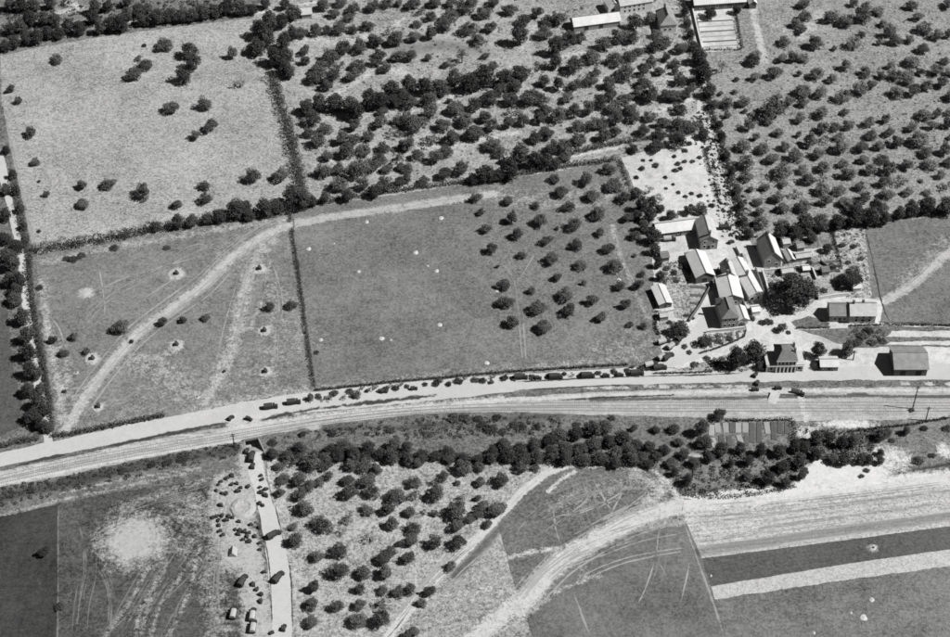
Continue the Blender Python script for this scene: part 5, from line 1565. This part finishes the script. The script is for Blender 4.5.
def make_truck(canopy='canvas', paint='truck_paint'):
    root = empty('army_truck', (0, 0, 0))
    MB().box(-3.0, 3.0, -0.45, 0.45, 0.55, 0.8).build('chassis', 'dark_wood', root)
    MB().box(1.85, 3.0, -0.75, 0.75, 0.8, 1.55, None, 0.08, 0.1).build('bonnet', paint, root)
    for s in (-1, 1):
        MB().box(2.0, 2.95, s * 0.95 - 0.2, s * 0.95 + 0.2, 0.85, 1.0).build('mudguard', paint, root)
    c = MB().box(0.75, 1.85, -1.0, 1.0, 0.8, 2.2, None, 0.1, 0.08).build('cab', paint, root)
    MB().add([(1.86, -0.8, 1.5), (1.86, 0.8, 1.5), (1.80, 0.78, 2.05), (1.80, -0.78, 2.05)], [(0, 1, 2, 3)]).build('windscreen', 'dark_glass', c)
    MB().box(-3.05, 0.7, -1.1, 1.1, 0.82, 1.35).build('cargo_bed', paint, root)
    prof = [(-1.08, 1.36), (1.08, 1.36), (1.08, 2.2), (0.75, 2.62), (0, 2.75), (-0.75, 2.62), (-1.08, 2.2)]
    MB().prism([(x, z) for x, z in prof], -0.68, 3.0, Matrix.Rotation(R(90), 4, 'Z')).build('canopy', canopy, root)
    for x in (2.4, -1.3, -2.3):
        for s in (-1, 1):
            wheel(root, x, s * 0.9, 0.45, 0.3)
    return root


def make_car():
    root = empty('light_vehicle', (0, 0, 0))
    MB().box(-1.6, 1.6, -0.7, 0.7, 0.4, 0.95, None, 0.05, 0.05).build('body', 'truck_paint', root)
    MB().box(0.6, 1.58, -0.6, 0.6, 0.96, 1.15, None, 0.1, 0.08).build('bonnet', 'truck_paint', root)
    MB().box(0.45, 0.55, -0.68, 0.68, 0.96, 1.6).build('windscreen', 'dark_glass', root)
    MB().box(-1.5, 0.4, -0.68, 0.68, 0.96, 1.75, None, 0.12, 0.1).build('hood', 'canvas', root)
    for x in (-1.05, 1.05):
        for s in (-1, 1):
            wheel(root, x, s * 0.68, 0.36, 0.22)
    return root


def make_pile(seed):
    g = random.Random(seed)
    root = empty('stores_pile', (0, 0, 0))
    mb = MB()
    for i in range(5):
        x, y, s = g.uniform(-0.7, 0.7), g.uniform(-0.6, 0.6), g.uniform(0.5, 0.8)
        mb.box(x - s, x + s, y - s * .7, y + s * .7, 0, g.uniform(0.7, 1.4), Matrix.Rotation(g.uniform(-.5, .5), 4, 'Z'), 0.12, 0.12)
    mb.build('crates', 'truck_paint', root)
    mb = MB()
    for i in range(3):
        x, y = g.uniform(-0.4, 0.4), g.uniform(-0.4, 0.4)
        mb.box(x - .8, x + .8, y - .7, y + .7, 1.0 + i * .1, 1.5 + i * .12, Matrix.Rotation(g.uniform(-.5, .5), 4, 'Z'), 0.3, 0.3)
    mb.build('tarpaulin', 'canvas', root)
    return root


TR, TP, CAR = make_truck(), make_truck('pale_canvas'), make_car()
PILES = [make_pile(i) for i in range(5)]
PROTO = {'t': TR, 'p': TP, 'c': CAR}
used = set()


def put(proto, x, y, ang, label, cat, group, s=1.0):
    o = proto if proto.name not in used else copy_tree(proto)
    used.add(proto.name)
    o.location = at(x, y)
    o.rotation_euler = (0, 0, R(ang))
    o.scale = (s, s, s)
    tag(o, label, cat, group)
    return o


for k, x, y, ang, lab in (
        ('t', 278.5, 578.5, 60, 'dark canvas-topped truck alone on the pale lane at the bottom'),
        ('p', 234, 614, 85, 'pale-topped truck parked left of the lane, casting a black shadow'),
        ('p', 253, 616, 88, 'pale-topped truck, upper of two nose to tail beside the lane'),
        ('p', 253.5, 628, 88, 'pale-topped truck, lower of two nose to tail beside the lane'),
        ('t', 243, 582, 70, 'dark truck parked above the pale-topped ones left of the lane'),
        ('t', 274, 536, 35, 'dark truck on the lane beside the south orchard'),
        ('c', 247, 452, 85, 'small dark car just leaving the underpass'),
        ('t', 252, 458, 86, 'dark truck second in line below the railway bridge'),
        ('c', 253, 467, 88, 'small dark car third in line below the railway bridge'),
        ('p', 663, 358, 38, 'pale-topped truck at the road fork, lowest of the queue'),
        ('p', 672, 347, 42, 'pale-topped truck in the middle of the queue at the road fork'),
        ('p', 651, 366, 20, 'pale-topped truck turning onto the main road'),
        ('t', 681, 339, 46, 'dark truck at the head of the queue on the village road'),
        ('t', 668, 358, 40, 'dark truck beside the pale ones at the road fork'),
        ('t', 660, 369, 8, 'long dark truck on the main road at the fork'),
        ('p', 664, 343, 20, 'pale-topped truck under the garden beside the queue'),
        ('t', 271, 408, 10, 'dark truck furthest left on the main road verge'),
        ('t', 294, 403.5, 9, 'dark truck on the verge, second from the left'),
        ('t', 521, 378.5, 2, 'dark truck on the verge below the middle orchard, first of three'),
        ('c', 538, 379, 2, 'small dark car between two trucks below the middle orchard'),
        ('t', 556, 378, 3, 'dark truck on the verge below the middle orchard, last of three'),
        ('t', 637, 374.5, 5, 'large dark truck on the verge just before the road fork'),
        ('t', 588, 377, 3, 'dark truck parked midway along the orchard verge'),
        ('c', 606, 376.5, 3, 'small dark car right of the midway truck on the verge'),
        ('c', 620, 376, 3, 'small dark car just left of the large truck at the fork'),
        ('c', 384, 392.5, 7, 'small dark car on the verge below the pasture, left of a pair'),
        ('c', 414, 389.5, 6, 'small dark car on the verge below the pasture, right of a pair'),
        ('c', 755, 376, 60, 'topmost of three dark cars on the road by the station'),
        ('c', 757, 384, 70, 'middle one of three dark cars on the road by the station'),
        ('c', 755, 390.5, 5, 'lowest of three dark cars on the road by the station'),
        ('c', 778, 389, 5, 'small dark car in front of the station'),
        ('t', 797.5, 394.5, -15, 'dark truck at the level crossing below the station'),
        ('c', 231, 419, 50, 'small dark car, left of two at the crossing above the bridge'),
        ('c', 249, 420, -25, 'small dark car, right of two at the crossing above the bridge'),
        ('c', 284, 629, 80, 'small car low on the pale lane at the bottom edge'),
        ('p', 669.5, 240.5, 5, 'pale-topped truck standing in front of the long barn'),
        ('c', 731, 243, 30, 'small dark car in the farm yard beside the lane'),
        ('t', 725, 229, 0, 'dark truck in the yard right of the farmhouse'),
        ('c', 766, 322, 40, 'small dark car under the huge village tree')):
    put(PROTO[k], x, y, ang, lab, 'truck' if k != 'c' else 'car', 'military vehicles', 0.85 if k != 'c' else 0.85)
tent = empty('tent', at(233, 553))
tag(tent, 'small tent with one white side in the vehicle park', 'tent')
MB().prism([(-1.5, 0), (1.5, 0), (0, 2.1)], -1.6, 1.6).build('canvas_walls', 'pale_canvas', tent)
MB().box(-1.4, 1.4, -1.66, -1.62, 0, 0.25).build('flap', 'canvas', tent)
PL = '''220.5,506 217,517 213,518 219,521 219,526 226,521 233,518 239,522 220,532 223,536 235,530 238,535 245,532 249,534 243,540 249,542 255,537 251,525 259,528 260,544 260,550 260,504 263,506 266,496 261,493
261,476 262,480 266,490 260,488 232,476 227,479 221,482 219,485 216,491 232,485 237,484 241,488 238,492 248,487 226,494 222,494 253,585 257,590 261,595 261,602 264,573 272,634 229,517 222,516 247,537 240,531'''
for (x, y), i, j, n in rows(parse(PL), 9):
    put(PILES[(i + j) % 5], x, y, rnd.uniform(0, 180), f'dark stores stack, {nth(j)} from left in {nth(i)} row down of the vehicle park', 'stores', 'stacks of stores in the vehicle park', rnd.uniform(0.5, 0.75))
for i, x in enumerate([318, 334, 347, 366, 384, 394, 406, 424, 432, 446, 456, 472, 481, 503, 512, 530, 547, 564, 580, 596, 613, 626, 640, 645, 654]):
    yh = np.interp(x, [315, 400, 480, 520, 600, 660], [391, 382.5, 375.5, 372.5, 368, 363])
    plant('roadside_bush', x + rnd.uniform(-2, 2), yh + rnd.uniform(3, 5.5), rnd.uniform(3.5, 6.5), 'bush', f'low dark roadside bush below the pasture hedge, {nth(i)} from left', 'bush', 'bushes along the main road', 'hedge_leaf', sz=0.85)
# small roadside trees with thin crowns
for i, (x, y, r) in enumerate(((309, 399, 7), (327, 398.5, 8), (342, 398, 5), (355, 396, 7), (361, 389, 5), (373, 388, 6), (379, 391, 5), (390, 386, 5), (400, 385, 5), (438, 381, 6), (463, 379, 6), (492, 377, 6), (490, 382, 5), (571, 376, 5), (650, 362, 5), (632, 367, 4))):
    plant('roadside_tree', x, y, r, 'sparse' if i % 3 else 'apple', f'small thin roadside tree below the pasture, {nth(i)} from the left', 'tree', 'small trees along the main road', 'scrub_leaf', sz=0.7)
# rubble along the upper lane: nobody could count it
g = np.random.default_rng(3)
for nm, lab, mt, cnt in (('rubble', 'pale rubble strewn along the upper lane', 'chalk', 260), ('litter', 'dark litter strewn along the upper lane', 'rubble_dark', 240)):
    mb = MB()
    A, B = [at(*p) for p in ((703, 112), (738, 238))], None
    for i in range(cnt):
        t = g.uniform(0, 1)
        c = A[0].lerp(A[1], t) + Vector((g.normal(0, 3.4), g.normal(0, 1), 0))
        s = g.uniform(0.25, 0.75)
        mb.box(-s, s, -s * .7, s * .7, 0.03, s * 1.1, Matrix.Translation(c) @ Matrix.Rotation(g.uniform(0, 3), 4, 'Z'), s * .3, s * .2)
    tag(mb.build(nm, mt), lab, nm, None, 'stuff')
